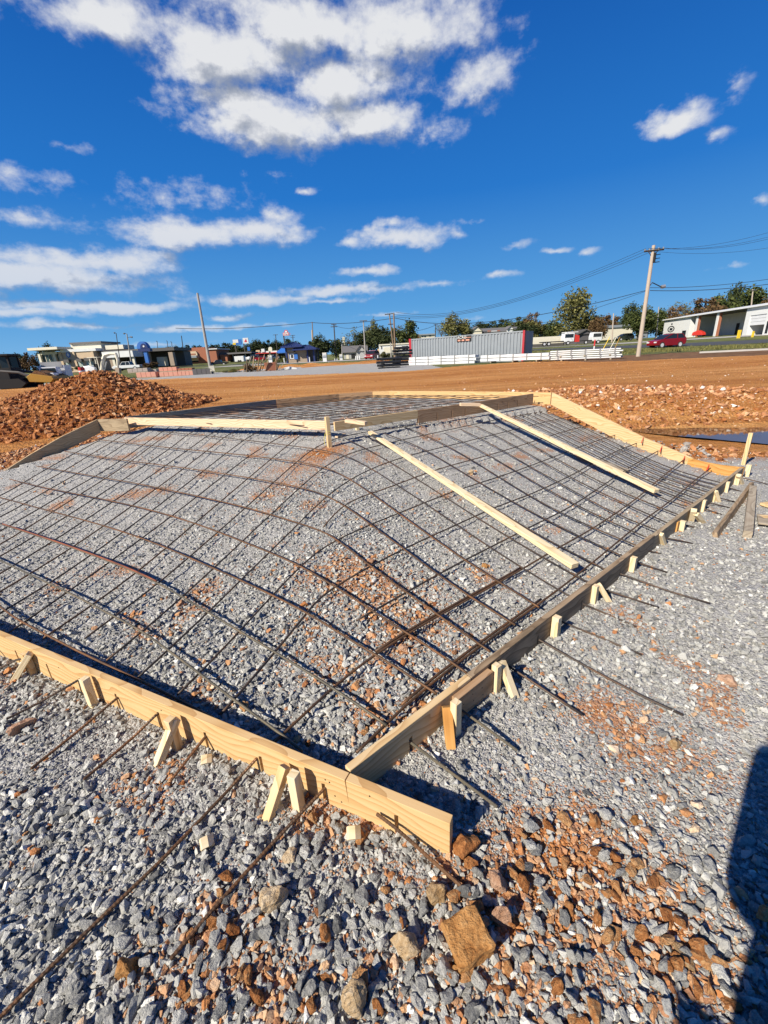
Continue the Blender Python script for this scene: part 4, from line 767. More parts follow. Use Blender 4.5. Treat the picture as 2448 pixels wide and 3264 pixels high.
# ---------------------------------------------------------------- beyond the site: road, buildings, vehicles, poles, trees
def paint(name, col, rough=.5, metal=0., var=.06, spec=.4): M[name] = mat(name, col, rough, metal, var, 1.5, 0, 40, spec)
for a in (('white_paint', (.62, .63, .62), .55), ('cream_paint', (.62, .58, .46), .6), ('beige_wall', (.50, .38, .25), .8), ('tan_wall', (.30, .235, .175), .8), ('brick', (.30, .115, .065), .85), ('brown_brick', (.19, .13, .095), .85), ('dark_fascia', (.085, .08, .075), .6), ('grey_roof', (.13, .125, .125), .8), ('blue_metal', (.016, .028, .11), .45), ('bright_blue', (.03, .13, .42), .5), ('dark', (.012, .012, .013), .8), ('asphalt', (.055, .057, .062), .85), ('concrete', (.36, .345, .32), .85), ('steel_grey', (.215, .24, .262), .55), ('rust_red', (.36, .02, .03), .45), ('car_red', (.20, .006, .012), .22), ('car_white', (.64, .65, .65), .25), ('car_black', (.015, .016, .02), .25), ('car_green', (.02, .03, .025), .3), ('tyre', (.02, .02, .02), .9), ('rim', (.5, .5, .52), .35), ('glass', (.015, .02, .024), .08), ('window_glass', (.06, .09, .085), .15), ('window_pale', (.33, .40, .36), .3), ('pole_grey', (.30, .285, .265), .85), ('pole_brown', (.20, .14, .095), .9), ('pole_pale', (.40, .335, .27), .85), ('pole_dark', (.06, .052, .045), .85), ('wire', (.02, .02, .022), .6), ('pipe_black', (.018, .019, .022), .45), ('yellow', (.34, .19, .025), .6), ('signal_yellow', (.70, .48, .03), .5), ('pink_block', (.52, .25, .18), .85), ('grey_block', (.33, .28, .24), .85), ('dark_block', (.09, .085, .09), .85), ('sign_red', (.55, .03, .04), .5), ('red_paint', (.50, .035, .025), .5), ('white_wrap', (.60, .61, .62), .45), ('strap', (.2, .2, .2), .6), ('bush_dark', (.03, .035, .018), .9), ('silver', (.45, .46, .47), .3, .6), ('mid_grey', (.33, .335, .33), .8), ('blue_barrel', (.02, .09, .30), .5)): paint(*a)  # one plain mid grey serves walls, posts, panels and joints alike
class Px:                             # a frame at distance Y: spots of the photograph become metres on a facade that faces -Y
    def __init__(s, px, py, Y): s.o = aty(px, py, Y); s.Y = Y
    def __call__(s, x, y): p = aty(x, y, s.Y); return p.x - s.o.x, p.z - s.o.z
    def rect(s, mb, x0, y0, x1, y1, d0, d1):
        a = s((x0 + x1) / 2, y0)[1]; b = s((x0 + x1) / 2, y1)[1]; l = s(x0, (y0 + y1) / 2)[0]; r = s(x1, (y0 + y1) / 2)[0]
        return mb.b2(l, r, d0, d1, min(a, b), max(a, b))
def facade(name, label, cat, px, py, Y, parts, group=None):   # parts: (part name, material, x0, y0, x1, y1, front, back)
    f = Px(px, py, Y); f.o.z = min(f.o.z, f.o.z); root = thing(name, label, cat, f.o, 0, group)
    for (pn, m, x0, y0, x1, y1, d0, d1) in parts: f.rect(MB(), x0, y0, x1, y1, d0, d1).build(pn, M[m], root)
    return root, f
# asphalt road and the pale drive behind it
def ribbon(name, pts, w, m, up=.03):
    P = [Vector(p) for p in pts]; D = []
    for a, b in zip(P, P[1:]):
        n = max(1, int((b - a).length / 4)); D += [a.lerp(b, k / n) for k in range(n)]
    D.append(P[-1]); vs = []; K = 6
    for i, p in enumerate(D):
        t = (D[min(i + 1, len(D) - 1)] - D[max(i - 1, 0)]).normalized(); s = Vector((-t.y, t.x))
        for j in range(K + 1): q = p.xy + s * w * (j / K - .5); vs.append((q.x, q.y, tz(q.x, q.y) + up))
    fs = [(i * (K + 1) + j, i * (K + 1) + j + 1, (i + 1) * (K + 1) + j + 1, (i + 1) * (K + 1) + j) for i in range(len(D) - 1) for j in range(K)]
    o = MB().add(vs, fs).build(name, M[m], smooth=True); return tag(o, kind='structure')
ribbon('road', [(140, 45, 0), (60, 58, 0), (37, 66, 0), (22, 74, 0), (-4, 88, 0), (-40, 124, 0), (-90, 130, 0), (-160, 140, 0)], 7.2, 'asphalt')
ribbon('side_drive', [(140, 62, 0), (85, 74, 0), (48, 88, 0), (20, 106, 0), (-5, 116, 0)], 9., 'concrete', .03)
ribbon('forecourt', [(4, 90, 0), (-12, 92, 0), (-26, 94, 0), (-34, 96, 0)], 12., 'concrete', .045)
# shipping container, corrugated
def container():
    A, B = Vector((on_ground(1308, 1166)[0], 0, 0)), None
    A = aty(1307, 1164, 48.1); B = aty(1688, 1152, 40.2); d = (B - A).xy.normalized(); ang = math.atan2(d.y, d.x); L = 12.19; zb = (A.z + B.z) / 2
    root = thing('shipping_container', 'grey corrugated shipping container with red ends across the dirt field', 'shipping container', (A.x, A.y, zb), ang)
    prof = []; n = 38; x = .16; p = (L - .32) / n
    for i in range(n): prof += [(x, 0.02), (x + p * .46, .02), (x + p * .6, .085), (x + p * .86, .085)]; x += p
    vs = [(a, b, .16) for a, b in prof] + [(a, b, 2.48) for a, b in prof]; k = len(prof); MB().add(vs, [(i, i + 1, i + 1 + k, i + k) for i in range(k - 1)]).build('side_panel', M['steel_grey'], root)
    MB().b2(.1, L - .1, .09, 2.4, .14, 2.5).build('inner_shell', M['steel_grey'], root); MB().b2(.14, L - .14, 0, .12, 2.47, 2.59).build('top_rail', M['steel_grey'], root); MB().b2(.14, L - .14, 0, .14, .02, .17).build('bottom_rail', M['steel_grey'], root); MB().b2(.05, L - .05, .05, 2.42, 2.5, 2.57).build('roof', M['steel_grey'], root)
    for x0 in (-.06, L - .22): MB().b2(x0 + (.1 if x0 > 1 else 0), x0 + .28, -.02, .3, 0, 2.61).build('end_post', M['rust_red'], root); MB().b2(x0 + .02 if x0 < 1 else x0, x0 + .2, .3, 2.44, .05, 2.57).build('end_wall', M['steel_grey'], root)
    s = MB().b2(5.55, 7.1, -.012, .02, 2.0, 2.52).build('sign', M['dark'], root)
    text('ACRO', .26, s, (5.6, -.02, 2.27), M['white_paint'])
    for j, w in enumerate((.28, .28, .4)): MB().b2(5.66 + .42 * j, 5.66 + .42 * j + w, -.018, -.011, 2.06, 2.2).build('small_lettering', M['pink_block'], s)
    MB().b2(6.3, 7.05, -.016, -.011, 2.33, 2.38).build('stripe', M['pink_block'], s)
def text(t, size, parent, loc, m, rot=(R(90), 0, 0), name='lettering', sx=1.):
    c = bpy.data.curves.new(name, 'FONT'); c.body = t; c.size = size * 1.35; c.extrude = .004; o = bpy.data.objects.new(name, c); COL.objects.link(o); c.materials.append(m); dg = bpy.context.evaluated_depsgraph_get(); dg.update(); me = bpy.data.meshes.new_from_object(o.evaluated_get(dg)); bpy.data.objects.remove(o); o = obj(name, me, None); o.parent = parent; o.location = loc; o.rotation_euler = rot; o.scale = (sx, 1, 1); return o
container()
# wrapped bundles of white trim along the edge of the field
def bundle(label, p0, p1, Y0, Y1, hh, rows, zoff=0., straps=5, dep=.9):
    A = aty(*p0, Y0); B = aty(*p1, Y1); d = (B - A).xy; L = d.length; root = thing('lumber_bundle', label, 'lumber bundle', (A.x, A.y, (A.z + B.z) / 2 + zoff), math.atan2(d.y, d.x), 'white wrapped bundles in front of the container')
    hr = hh / rows
    for k in range(rows):
        for c in range(2): MB().b2(.12 * random.random(), L - .25 * random.random(), c * dep / 2 + .01, (c + 1) * dep / 2 - .01, k * hr + .03, (k + 1) * hr - .022).build('white_board_pack', M['white_wrap'], root, bevel=.015)
    for k in range(straps): x = L * (k + .6) / straps * .97; MB().b2(x - .05, x + .05, -.012, dep + .012, 0., hh + .012).build('strap', M['strap'], root)
    for k in range(3): x = L * (k + .5) / 3; MB().b2(x - .06, x + .06, 0, dep, -.1, .0).build('skid', M['old'], root)
    return root
bundle('long wrapped white bundle at the left foot of the container', (1302, 1173), (1519, 1158.5), 45.6, 41.2, .80, 3, .1)
bundle('low wrapped white bundle between the container gap and the stacked bundles', (1530, 1160), (1750, 1148), 41.0, 36.4, .56, 2, .1)
bundle('lower white bundle of the stack at the right end of the row', (1752, 1152), (1988, 1139), 36.6, 34.0, .29, 2, .03)
bundle('upper white bundle on top of the stack at the right end of the row', (1749, 1140), (1986, 1128), 36.6, 34.0, .42, 3, .06)
# black pipe stacks
def pipes(label, px, py, Y, n, rows, L, yaw):
    p = aty(px, py, Y); root = thing('pipe_stack', label, 'pipe stack', p, yaw, 'stacks of black pipe'); r = .11
    for k in range(rows):
        for j in range(n): x = random.uniform(-.25, .25); MB().tube([(x - L / 2, j * .23 + (k % 2) * .1, r + k * .27), (x + L / 2, j * .23 + (k % 2) * .1, r + k * .27)], r, 8).build('pipe', M['pipe_black'], root, smooth=False)
        if k: MB().b2(-L * .3, -L * .3 + .1, 0, n * .23, k * .27 - .035, k * .27 + .005).build('batten', M['old'], root)
pipes('nearer stack of black pipes left of the container', 1243, 1178, 40.5, 4, 4, 1.9, .25); pipes('taller dark stack of black pipes against the container end', 1288, 1167, 45.5, 4, 7, 1.5, .3)
# stacked pink and grey masonry at the far side of the field
def block(px, py, Y, w, h, d, m, lab, yaw=.05):
    p = aty(px, py, Y); root = thing('block_pallet', lab, 'block pallet', p, yaw, 'pallets of masonry block'); k = 4
    for i in range(k): MB().b2(i * w / k + .01, (i + 1) * w / k - .01, 0, d, .1, h).build('block', M[m], root, bevel=.02)
    MB().b2(0, w, .02, d - .02, 0, .1).build('pallet', M['old'], root)
for a in ((437, 1207, 50, 2.1, .62, 1., 'pink_block', 'pink block pallet at the left of the lower row'), (408, 1190, 53, 2.3, .5, 1., 'grey_block', 'grey block pallet at the left of the upper row'), (510, 1204, 50, 2.0, .55, 1., 'pink_block', 'pink block pallet in the middle of the lower row'), (508, 1187, 50.6, 1.95, .5, .9, 'pink_block', 'pink block pallet on top of the middle one'), (569, 1201, 50, 1.65, .55, 1., 'pink_block', 'pink block pallet at the right of the lower row'), (567, 1184, 50.6, 1.6, .3, .9, 'brick', 'low brown block pallet on top of the right pink one'), (616, 1200, 50, 2., .75, 1., 'dark_block', 'dark grey pallet at the right end of the block row'), (459, 1190, 54, 1.5, .4, 1., 'grey_block', 'grey pallet in the back of the block row')): block(*a)
def chair():
    root = thing('plastic_chair', 'white plastic chair beside the dark block pallet', 'chair', aty(680, 1196, 50), .4); m = M['cream_paint']
    MB().b2(-.24, .24, -.24, .24, .42, .46).build('seat', m, root); MB().box((0, .24, .72), (.46, .04, .55), m=Matrix.Rotation(-.15, 3, 'X')).build('backrest', m, root)
    for x in (-.22, .2):
        for y in (-.22, .2): MB().b2(x, x + .045, y, y + .045, 0, .43).build('leg', m, root)
        MB().b2(x, x + .045, -.22, .24, .64, .68).build('armrest', m, root)
chair()
# heap of boards and brush
def debris():
    root = thing('debris_heap', 'heap of broken boards and brush by the dark block pallets', 'debris heap', aty(830, 1192, 50), 0)
    for k in range(40):
        x = random.uniform(-2.2, 1.8); L = random.uniform(.8, 2.4); a = random.uniform(-.5, .5); e = random.choice((random.uniform(0, .2), random.uniform(.7, 1.4))); b = Vector((x, random.uniform(0, 1), .05)); d = Vector((math.cos(e) * math.cos(a), math.sin(a) * .5, math.sin(e)))
        beam('broken_board', b, b + d * L, .14, .04, random.choice(['brown', 'weathered', 'weathered', 'old']), None, None, parent=root)
    MB().box((1.1, .5, .7), (1.2, .6, .9), .3).build('rusty_bin', M['brick'], root, bevel=.05)
    l = thing('white_sheet', 'white plastic sheet on the ground right of the debris heap', 'plastic sheet', aty(925, 1180, 52)); MB().prism([(-.9, 0), (1., 0), (.7, .22), (-.1, .4), (-.7, .3)], 0, .6).build('sheet', M['white_paint'], l)
debris()

# ---- buildings
def bank():
    P = [('wall', 'beige_wall', 195, 1120, 306, 1186, 0, 14), ('parapet', 'white_paint', 193, 1112, 307, 1121, -.25, 14), ('pier', 'beige_wall', 196, 1120, 204, 1186, -.3, 0), ('pier', 'beige_wall', 240, 1120, 246, 1184, -.3, 0), ('pier', 'beige_wall', 299, 1120, 306, 1181, -.3, 0),
         ('lobby_wall', 'window_glass', 128, 1124, 195, 1190, 1., 10), ('lobby_header', 'cream_paint', 126, 1122, 178, 1130, .4, 1), ('column', 'cream_paint', 126, 1128, 133, 1191, .3, 1), ('column', 'cream_paint', 172, 1124, 180, 1189, .3, 1), ('lobby_roof', 'cream_paint', 112, 1108, 206, 1116, -3, 11),
         ('penthouse', 'cream_paint', 203, 1094, 302, 1113, 3, 12), ('penthouse_cap', 'grey_roof', 200, 1089, 305, 1094.5, 2.5, 12.5), ('small_penthouse', 'cream_paint', 315, 1099, 374, 1113, 3, 9), ('wing_wall', 'tan_wall', 306, 1122, 352, 1180, 2., 14), ('fascia', 'dark_fascia', 306, 1112, 548, 1122.5, 1.5, 14), ('canopy', 'white_paint', 352, 1120, 448, 1139, -4, 1.4), ('column', 'cream_paint', 383, 1139, 390, 1174, -3.5, -2.9), ('column', 'cream_paint', 444, 1137, 451, 1170, -3.5, -2.9), ('back_wall', 'dark_fascia', 352, 1122, 548, 1174, 9, 14), ('pier', 'tan_wall', 452, 1122, 468, 1171, 1.5, 3), ('pier', 'cream_paint', 480, 1138, 505, 1168, 4, 6), ('pier', 'tan_wall', 532, 1122, 546, 1166, 1.5, 3)]  # wing wall takes a darker tan, its shade put into the colour
    root, f = facade('bank_building', 'low beige bank building with white parapets and flat roofs', 'bank', 330, 1182, 130, P)
    for x0, x1, y0, y1 in ((212, 226, 1150, 1180), (251, 266, 1147, 1177), (276, 298, 1144, 1174)):
        w = f.rect(MB(), x0, y0, x1, y1, -.06, .3).build('window', M['window_pale'], root); f.rect(MB(), x0 - 1, y0 - 4, x1 + 1, y0 + 6, -1.1, -.08).build('awning', M['dark_fascia'], w)
        f.rect(MB(), (x0 + x1) / 2 - .5, y0, (x0 + x1) / 2 + .5, y1, -.1, -.05).build('mullion', M['cream_paint'], w)
    for x in (144, 155, 166, 187):
        f.rect(MB(), x - .7, 1130, x + .7, 1190, .9, 1.).build('mullion', M['cream_paint'], root)
    f.rect(MB(), 134, 1160, 195, 1163, .88, 1.).build('transom', M['cream_paint'], root); f.rect(MB(), 134, 1164, 171, 1190, .93, 1.).build('window_pane', M['window_pale'], root)
    x, z = f(218, 1131); MB().prism([(x + .6 * math.cos(a), z + .75 * math.sin(a)) for a in np.linspace(0, 6.283, 25)[:-1]], -.12, -.01).build('round_logo', M['bright_blue'], root); MB().prism([(x + .32 * math.cos(a), z + .45 * math.sin(a)) for a in np.linspace(0, 6.283, 25)[:-1]], -.16, -.12).build('logo_mark', M['white_paint'], root)
bank()
def dome_sign():
    f = Px(469, 1164, 105); root = thing('dome_sign', 'dark blue arched sign on a leaning blue post by the bank', 'sign', f.o)
    arc = lambda r, cx, cz, sy=1.2: [(cx + r * math.cos(a), cz + r * sy * math.sin(a)) for a in np.linspace(0, math.pi, 17)]
    MB().prism(arc(1.25, -.2, 3.6), 0, 1.3).build('arch', M['bright_blue'], root); MB().prism(arc(.85, .2, 3.65), -.05, 0.).build('arch_face', M['blue_metal'], root); MB().prism([(.2 + .2 * math.cos(a), 4.05 + .2 * math.sin(a)) for a in np.linspace(0, 6.28, 13)[:-1]], -.1, -.05).build('emblem', M['white_paint'], root)
    MB().b2(-1.3, 1.4, 0, 1.2, 2.95, 3.6).build('base_band', M['blue_metal'], root); MB().b2(-.3, .45, .2, .9, 0, 2.95).build('post', M['bright_blue'], root)
dome_sign()
brick, bf = facade('brick_store', 'red brick store with a tan pediment and grey awning', 'store', 630, 1156, 175, [('wall', 'brick', 575, 1116, 660, 1160, 0, 15), ('pediment', 'beige_wall', 600, 1124, 632, 1150, -.6, 0), ('pediment_top', 'beige_wall', 606, 1120, 627, 1124, -.6, 0), ('name_board', 'brick', 608, 1127, 625, 1131, -.7, -.6), ('awning', 'steel_grey', 598, 1134, 636, 1141, -3, 0), ('wall', 'brick', 660, 1114, 694, 1154, -1, 14), ('cornice', 'white_paint', 662, 1111, 696, 1114, -1.5, 14), ('wall', 'brick', 700, 1131, 722, 1152, 1, 10), ('roof', 'brick', 575, 1108, 650, 1116, 1, 15), ('awning', 'mid_grey', 560, 1134, 590, 1142, -3, 0), ('shopfront', 'dark', 604, 1142, 632, 1155, -.05, .5), ('shopfront', 'dark', 560, 1142, 590, 1157, -.05, 3)])
facade('long_shed', 'long dark open shed behind the white trailer', 'shed', 770, 1152, 180, [('roof', 'grey_roof', 720, 1123, 806, 1128, -2, 8), ('back_wall', 'dark', 722, 1128, 804, 1153, 4, 6), ('post', 'mid_grey', 782, 1128, 785, 1152, 0, .4), ('post', 'mid_grey', 742, 1128, 745, 1152, 0, .4), ('gable', 'mid_grey', 800, 1130, 818, 1148, -1, 4)])
facade('strip_mall', 'low white strip mall with red trim far behind the kiosk', 'store', 850, 1144, 230, [('wall', 'dark', 800, 1126, 905, 1146, 2, 12), ('fascia', 'white_paint', 800, 1119, 905, 1124, -1, 12), ('trim', 'red_paint', 800, 1124, 905, 1126.5, -1.3, 2), ('sign_panel', 'white_paint', 835, 1112, 845, 1122, -1.5, 0), ('sign_panel', 'beige_wall', 818, 1116, 830, 1123, -1.5, 0)])
tr, f_ = facade('cargo_trailer', 'white enclosed cargo trailer parked before the dark shed', 'trailer', 760, 1154, 150, [('box', 'white_paint', 747, 1135, 777, 1152, 0, 2.3), ('door_panel', 'car_white', 770, 1136, 776, 1152, -.05, 0)])
for x in (.1, .75): MB().tube([(x, -.08, .3), (x, .2, .3)], .32, 12).build('wheel', M['tyre'], tr)
for (x0, lab, b) in ((793, 'white round tank beside the dark shed, left of two', 1152), (801, 'white round tank beside the dark shed, right of two', 1150)):
    t = thing('white_tank', lab, 'tank', aty(x0 - 6, b, 160)); MB().tube([(0, 0, .2), (0, 0, .5), (0, 0, 1.1), (0, 0, 1.4)], [.5, .75, .75, .3], 12).build('vessel', M['white_paint'], t, smooth=True); MB().b2(-.6, .6, -.5, .5, 0, .3).build('stand', M['dark'], t)
def hip(mb, x0, x1, y0, y1, z0, z1, ov=.5, ridge=.4):
    x0 -= ov; x1 += ov; y0 -= ov; y1 += ov; cy = (y0 + y1) / 2; k = (y1 - y0) / 2 * ridge + .01
    if x1 - x0 < 2 * k: k = (x1 - x0) / 2 - .05
    return mb.add([(x0, y0, z0), (x1, y0, z0), (x1, y1, z0), (x0, y1, z0), (x0 + k, cy, z1), (x1 - k, cy, z1), (x0, y0, z0 - .25), (x1, y0, z0 - .25), (x1, y1, z0 - .25), (x0, y1, z0 - .25)], [(0, 1, 5, 4), (1, 2, 5), (2, 3, 4, 5), (3, 0, 4), (6, 7, 1, 0), (7, 8, 2, 1), (8, 9, 3, 2), (9, 6, 0, 3), (9, 8, 7, 6)])
def kiosk():
    f = Px(950, 1157, 95); root = thing('kiosk', 'small brown kiosk with blue metal hip roofs and blue shutters', 'kiosk', f.o); X = lambda a: f(a, 1157)[0]
    MB().b2(X(917), X(946), 0, 5, -.3, 3.35).build('wall', M['tan_wall'], root); MB().b2(X(946), X(983), .3, 5, -.3, 2.65).build('wall', M['tan_wall'], root); MB().b2(X(946), X(983), .26, .3, -.3, .85).build('plinth', M['tan_wall'], root)
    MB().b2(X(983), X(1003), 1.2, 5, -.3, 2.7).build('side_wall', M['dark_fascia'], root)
    for x in (914, 981, 1001): MB().b2(X(x), X(x) + .3, -.15, .2, -.3, 3.2 if x < 950 else 2.7).build('corner_post', M['blue_metal'], root)
    for (a, b, z0, z1, y0, y1) in ((915, 960, 3.3, 4.15, -.6, 5.6), (950, 1003, 2.7, 3.5, -.5, 5.4)):
        r = hip(MB(), X(a), X(b), y0, y1, z0, z1, .7, .75).build('roof', M['blue_metal'], root)
        for k in range(9):
            x = X(a) - .6 + (X(b) - X(a) + 1.2) * k / 8; xc = (X(a) + X(b)) / 2; xt = xc + (x - xc) * .22; MB().tube([(x, y0 - .7, z0 + .04), (xt, (y0 + y1) / 2 - .1, z1 + .02)], .045, 4).build('roof_seam', M['blue_metal'], r)
    w = f.rect(MB(), 924, 1127, 937, 1144, -.08, .05).build('window', M['white_paint'], root)
    for x in (927.5, 931.5): f.rect(MB(), x, 1131, x + 3, 1141, -.12, -.07).build('pane', M['dark'], w)
    for x0, x1 in ((938, 949), (922.3, 923.6)): f.rect(MB(), x0, 1128, x1, 1145, -.1, 0).build('shutter', M['bright_blue'], root)
    f.rect(MB(), 976, 1130, 982, 1140, .18, .3).build('shutter', M['blue_metal'], root); f.rect(MB(), 919, 1114, 935, 1119, -.1, 0).build('sign_panel', M['steel_grey'], root); f.rect(MB(), 936, 1114, 941, 1122, -.1, 0).build('vent', M['dark'], root)
    for x in (1002, 1008): MB().b2(X(x), X(x) + .25, 3.4, 3.65, -.3, 2.4).build('rear_post', M['dark_fascia'], root)
kiosk()
def pump(px, py, Y, lab, s=1.):
    f = aty(px, py, Y); root = thing('fuel_pump', lab, 'fuel pump', f, 0, 'old fuel pumps'); MB().b2(-.42 * s, .42 * s, 0, .6, 0, 2. * s).build('cabinet', M['white_paint'], root); MB().b2(-.36 * s, .36 * s, -.03, 0, .95 * s, 1.3 * s).build('display', M['silver'], root); MB().b2(-.3 * s, .3 * s, -.03, 0, 1.42 * s, 1.6 * s).build('panel', M['mid_grey'], root); MB().b2(-.45 * s, .45 * s, -.02, .62, 1.88 * s, 2.02 * s).build('cap', M['cream_paint'], root); MB().tube([(.44 * s, .3, .4), (.6 * s, .3, .9 * s), (.44 * s, .3, 1.5 * s)], .03, 5).build('hose', M['dark'], root)
pump(1036, 1155, 88, 'white fuel pump standing right of the kiosk', .88); pump(1088, 1152, 100, 'smaller white fuel pump farther right by the black pole', .75); pump(863, 1160, 88, 'white fuel pump left of the kiosk behind the debris heap', .8)
for k, (x, y0, y1, Y) in enumerate(((907, 1141, 1158, 90), (988, 1138, 1157, 90), (1135, 1135, 1151, 90), (1141, 1134, 1151, 90), (1147.5, 1134, 1151, 90), (1205, 1132, 1148, 90), (1068, 1143, 1151, 98), (1075, 1143, 1151, 98))):
    p = aty(x, y1, Y); h = aty(x, y0, Y).z - p.z; t = tag(MB().tube([(0, 0, -.2), (0, 0, h - .05), (0, 0, h)], [.1, .1, .05], 8).build('bollard', M['white_paint'], loc=p), ['white bollard just left of the kiosk', 'white bollard at the right corner of the kiosk', 'white bollard, left of three right of the fuel pumps', 'white bollard, middle of three right of the fuel pumps', 'white bollard, right of three right of the fuel pumps', 'white bollard beside the parked dark red car', 'short white bollard at the foot of the black pole, left', 'short white bollard at the foot of the black pole, right'][k], 'bollard', 'white bollards around the kiosk')
def gable_house(name, lab, cat, px, py, Y, x0, x1, ye, yr, wall, roof, depth=8, wins=(), door=None, gables=(), base=None):
    f = Px(px, py, Y); root = thing(name, lab, cat, f.o); a, b = f(x0, py)[0], f(x1, py)[0]; ze = f((x0 + x1) / 2, ye)[1]; zr = f((x0 + x1) / 2, yr)[1]
    MB().b2(a, b, 0, depth, -2, ze).build('wall', M[wall], root); MB().prism([(-.5, ze - .1), (depth / 2, zr), (depth + .5, ze - .1), (depth + .5, ze - .25), (depth / 2, zr - .2), (-.5, ze - .25)], a - .5, b + .5, 'x').build('roof', M[roof], root)
    for (u0, v0, u1, v1, m) in wins:
        w = f.rect(MB(), u0, v0, u1, v1, -.06, .1).build('window', M[m], root)
    for (g0, g1, gy0, gy1, m) in gables:
        ga, gb = f(g0, gy1)[0], f(g1, gy1)[0]; zt, zb = f((g0 + g1) / 2, gy0)[1], f((g0 + g1) / 2, gy1)[1]; MB().prism([(ga, zb), (gb, zb), ((ga + gb) / 2, zt)], -1.2, 1.).build('gable', M[m], root)
        for s in (ga, gb): MB().prism([(s, zb - .1), ((ga + gb) / 2, zt - .05), ((ga + gb) / 2, zt + .2), (s, zb + .15)], -1.6, depth / 2).build('gable_roof', M[roof], root)
        MB().b2(ga + .2, gb - .2, -.9, 1., -2, zb).build('bay_wall', M[m], root)
    return root, f
gable_house('ranch_house', 'long ranch house with grey roof and two white gables behind the container', 'house', 1580, 1072, 185, 1500, 1662, 1056, 1043, 'white_paint', 'grey_roof', 9, [(1554, 1053, 1564, 1063, 'brick'), (1566, 1054, 1584, 1064, 'white_paint'), (1585, 1052, 1594, 1062, 'brick'), (1536, 1056, 1552, 1063, 'glass'), (1640, 1050, 1650, 1057, 'glass')], gables=[(1499, 1536, 1042, 1056, 'cream_paint'), (1613, 1636, 1040, 1050, 'white_paint')])
for x in (1500, 1511, 1522, 1533): pass
gable_house('old_house', 'old grey roofed house right of the kiosk', 'house', 1130, 1146, 118, 1097, 1168, 1120, 1100, 'mid_grey', 'grey_roof', 9, [(1140, 1126, 1146, 1134, 'dark'), (1120, 1128, 1134, 1146, 'dark'), (1104, 1130, 1112, 1146, 'cream_paint')], gables=[(1134, 1164, 1101, 1119, 'mid_grey')])
facade('white_flat_building', 'low white flat roofed building with dark doors left of the container', 'building', 1255, 1128, 108, [('wall', 'white_paint', 1209, 1098, 1310, 1130, 0, 8), ('parapet', 'cream_paint', 1208, 1095, 1311, 1099, -.2, 8), ('window', 'dark', 1215, 1104, 1218, 1113, -.05, .1), ('door', 'dark', 1282, 1103, 1292, 1121, -.05, .1), ('door', 'dark', 1293, 1102, 1301, 1120, -.05, .1), ('wall_panel', 'cream_paint', 1223, 1106, 1280, 1124, -.04, 0), ('annex', 'beige_wall', 1204, 1112, 1209, 1126, .5, 4)])
facade('pale_two_storey', 'pale distant building with a row of windows above the container left', 'building', 1358, 1086, 200, [('wall', 'cream_paint', 1336, 1068, 1386, 1090, 0, 8), ('roof', 'steel_grey', 1332, 1064, 1388, 1068, -.6, 8), ('window', 'window_glass', 1344, 1070, 1350, 1075, -.05, .1), ('window', 'window_glass', 1352, 1070, 1358, 1075, -.05, .1), ('window', 'window_glass', 1368, 1068, 1374, 1073, -.05, .1), ('red_gable', 'red_paint', 1326, 1072, 1335, 1080, 0, 4)])
facade('tan_trailer', 'long plain tan box trailer right of the container', 'trailer', 1745, 1098, 105, [('box', 'cream_paint', 1698, 1073, 1797, 1095, 0, 2.6), ('base_rail', 'dark_fascia', 1700, 1095, 1797, 1104, 0, 2.4)])
gable_house('garage', 'dark garage with a white door beyond the drive', 'garage', 1862, 1097, 122, 1834, 1886, 1066, 1052, 'dark_block', 'dark_fascia', 8, [(1851, 1063, 1880, 1094, 'white_wrap')], gables=[(1833, 1887, 1052, 1066, 'dark_block')])
facade('warehouse', 'long pale metal warehouse behind the trees right of the garage', 'warehouse', 1960, 1080, 150, [('wall', 'cream_paint', 1914, 1044, 2015, 1082, 0, 12), ('roof', 'steel_grey', 1912, 1036, 2017, 1044, -.4, 12)])
facade('grey_shed', 'small grey shed between trees just right of the tall pole', 'shed', 2060, 1078, 135, [('wall', 'steel_grey', 2050, 1060, 2064, 1076, 0, 4), ('roof', 'grey_roof', 2048, 1056, 2066, 1060, -.3, 4)])
facade('yellow_tower', 'narrow yellowish tower far behind the bare trees', 'tower', 1098, 1100, 230, [('shaft', 'cream_paint', 1092, 1074, 1099, 1100, 0, 2)])
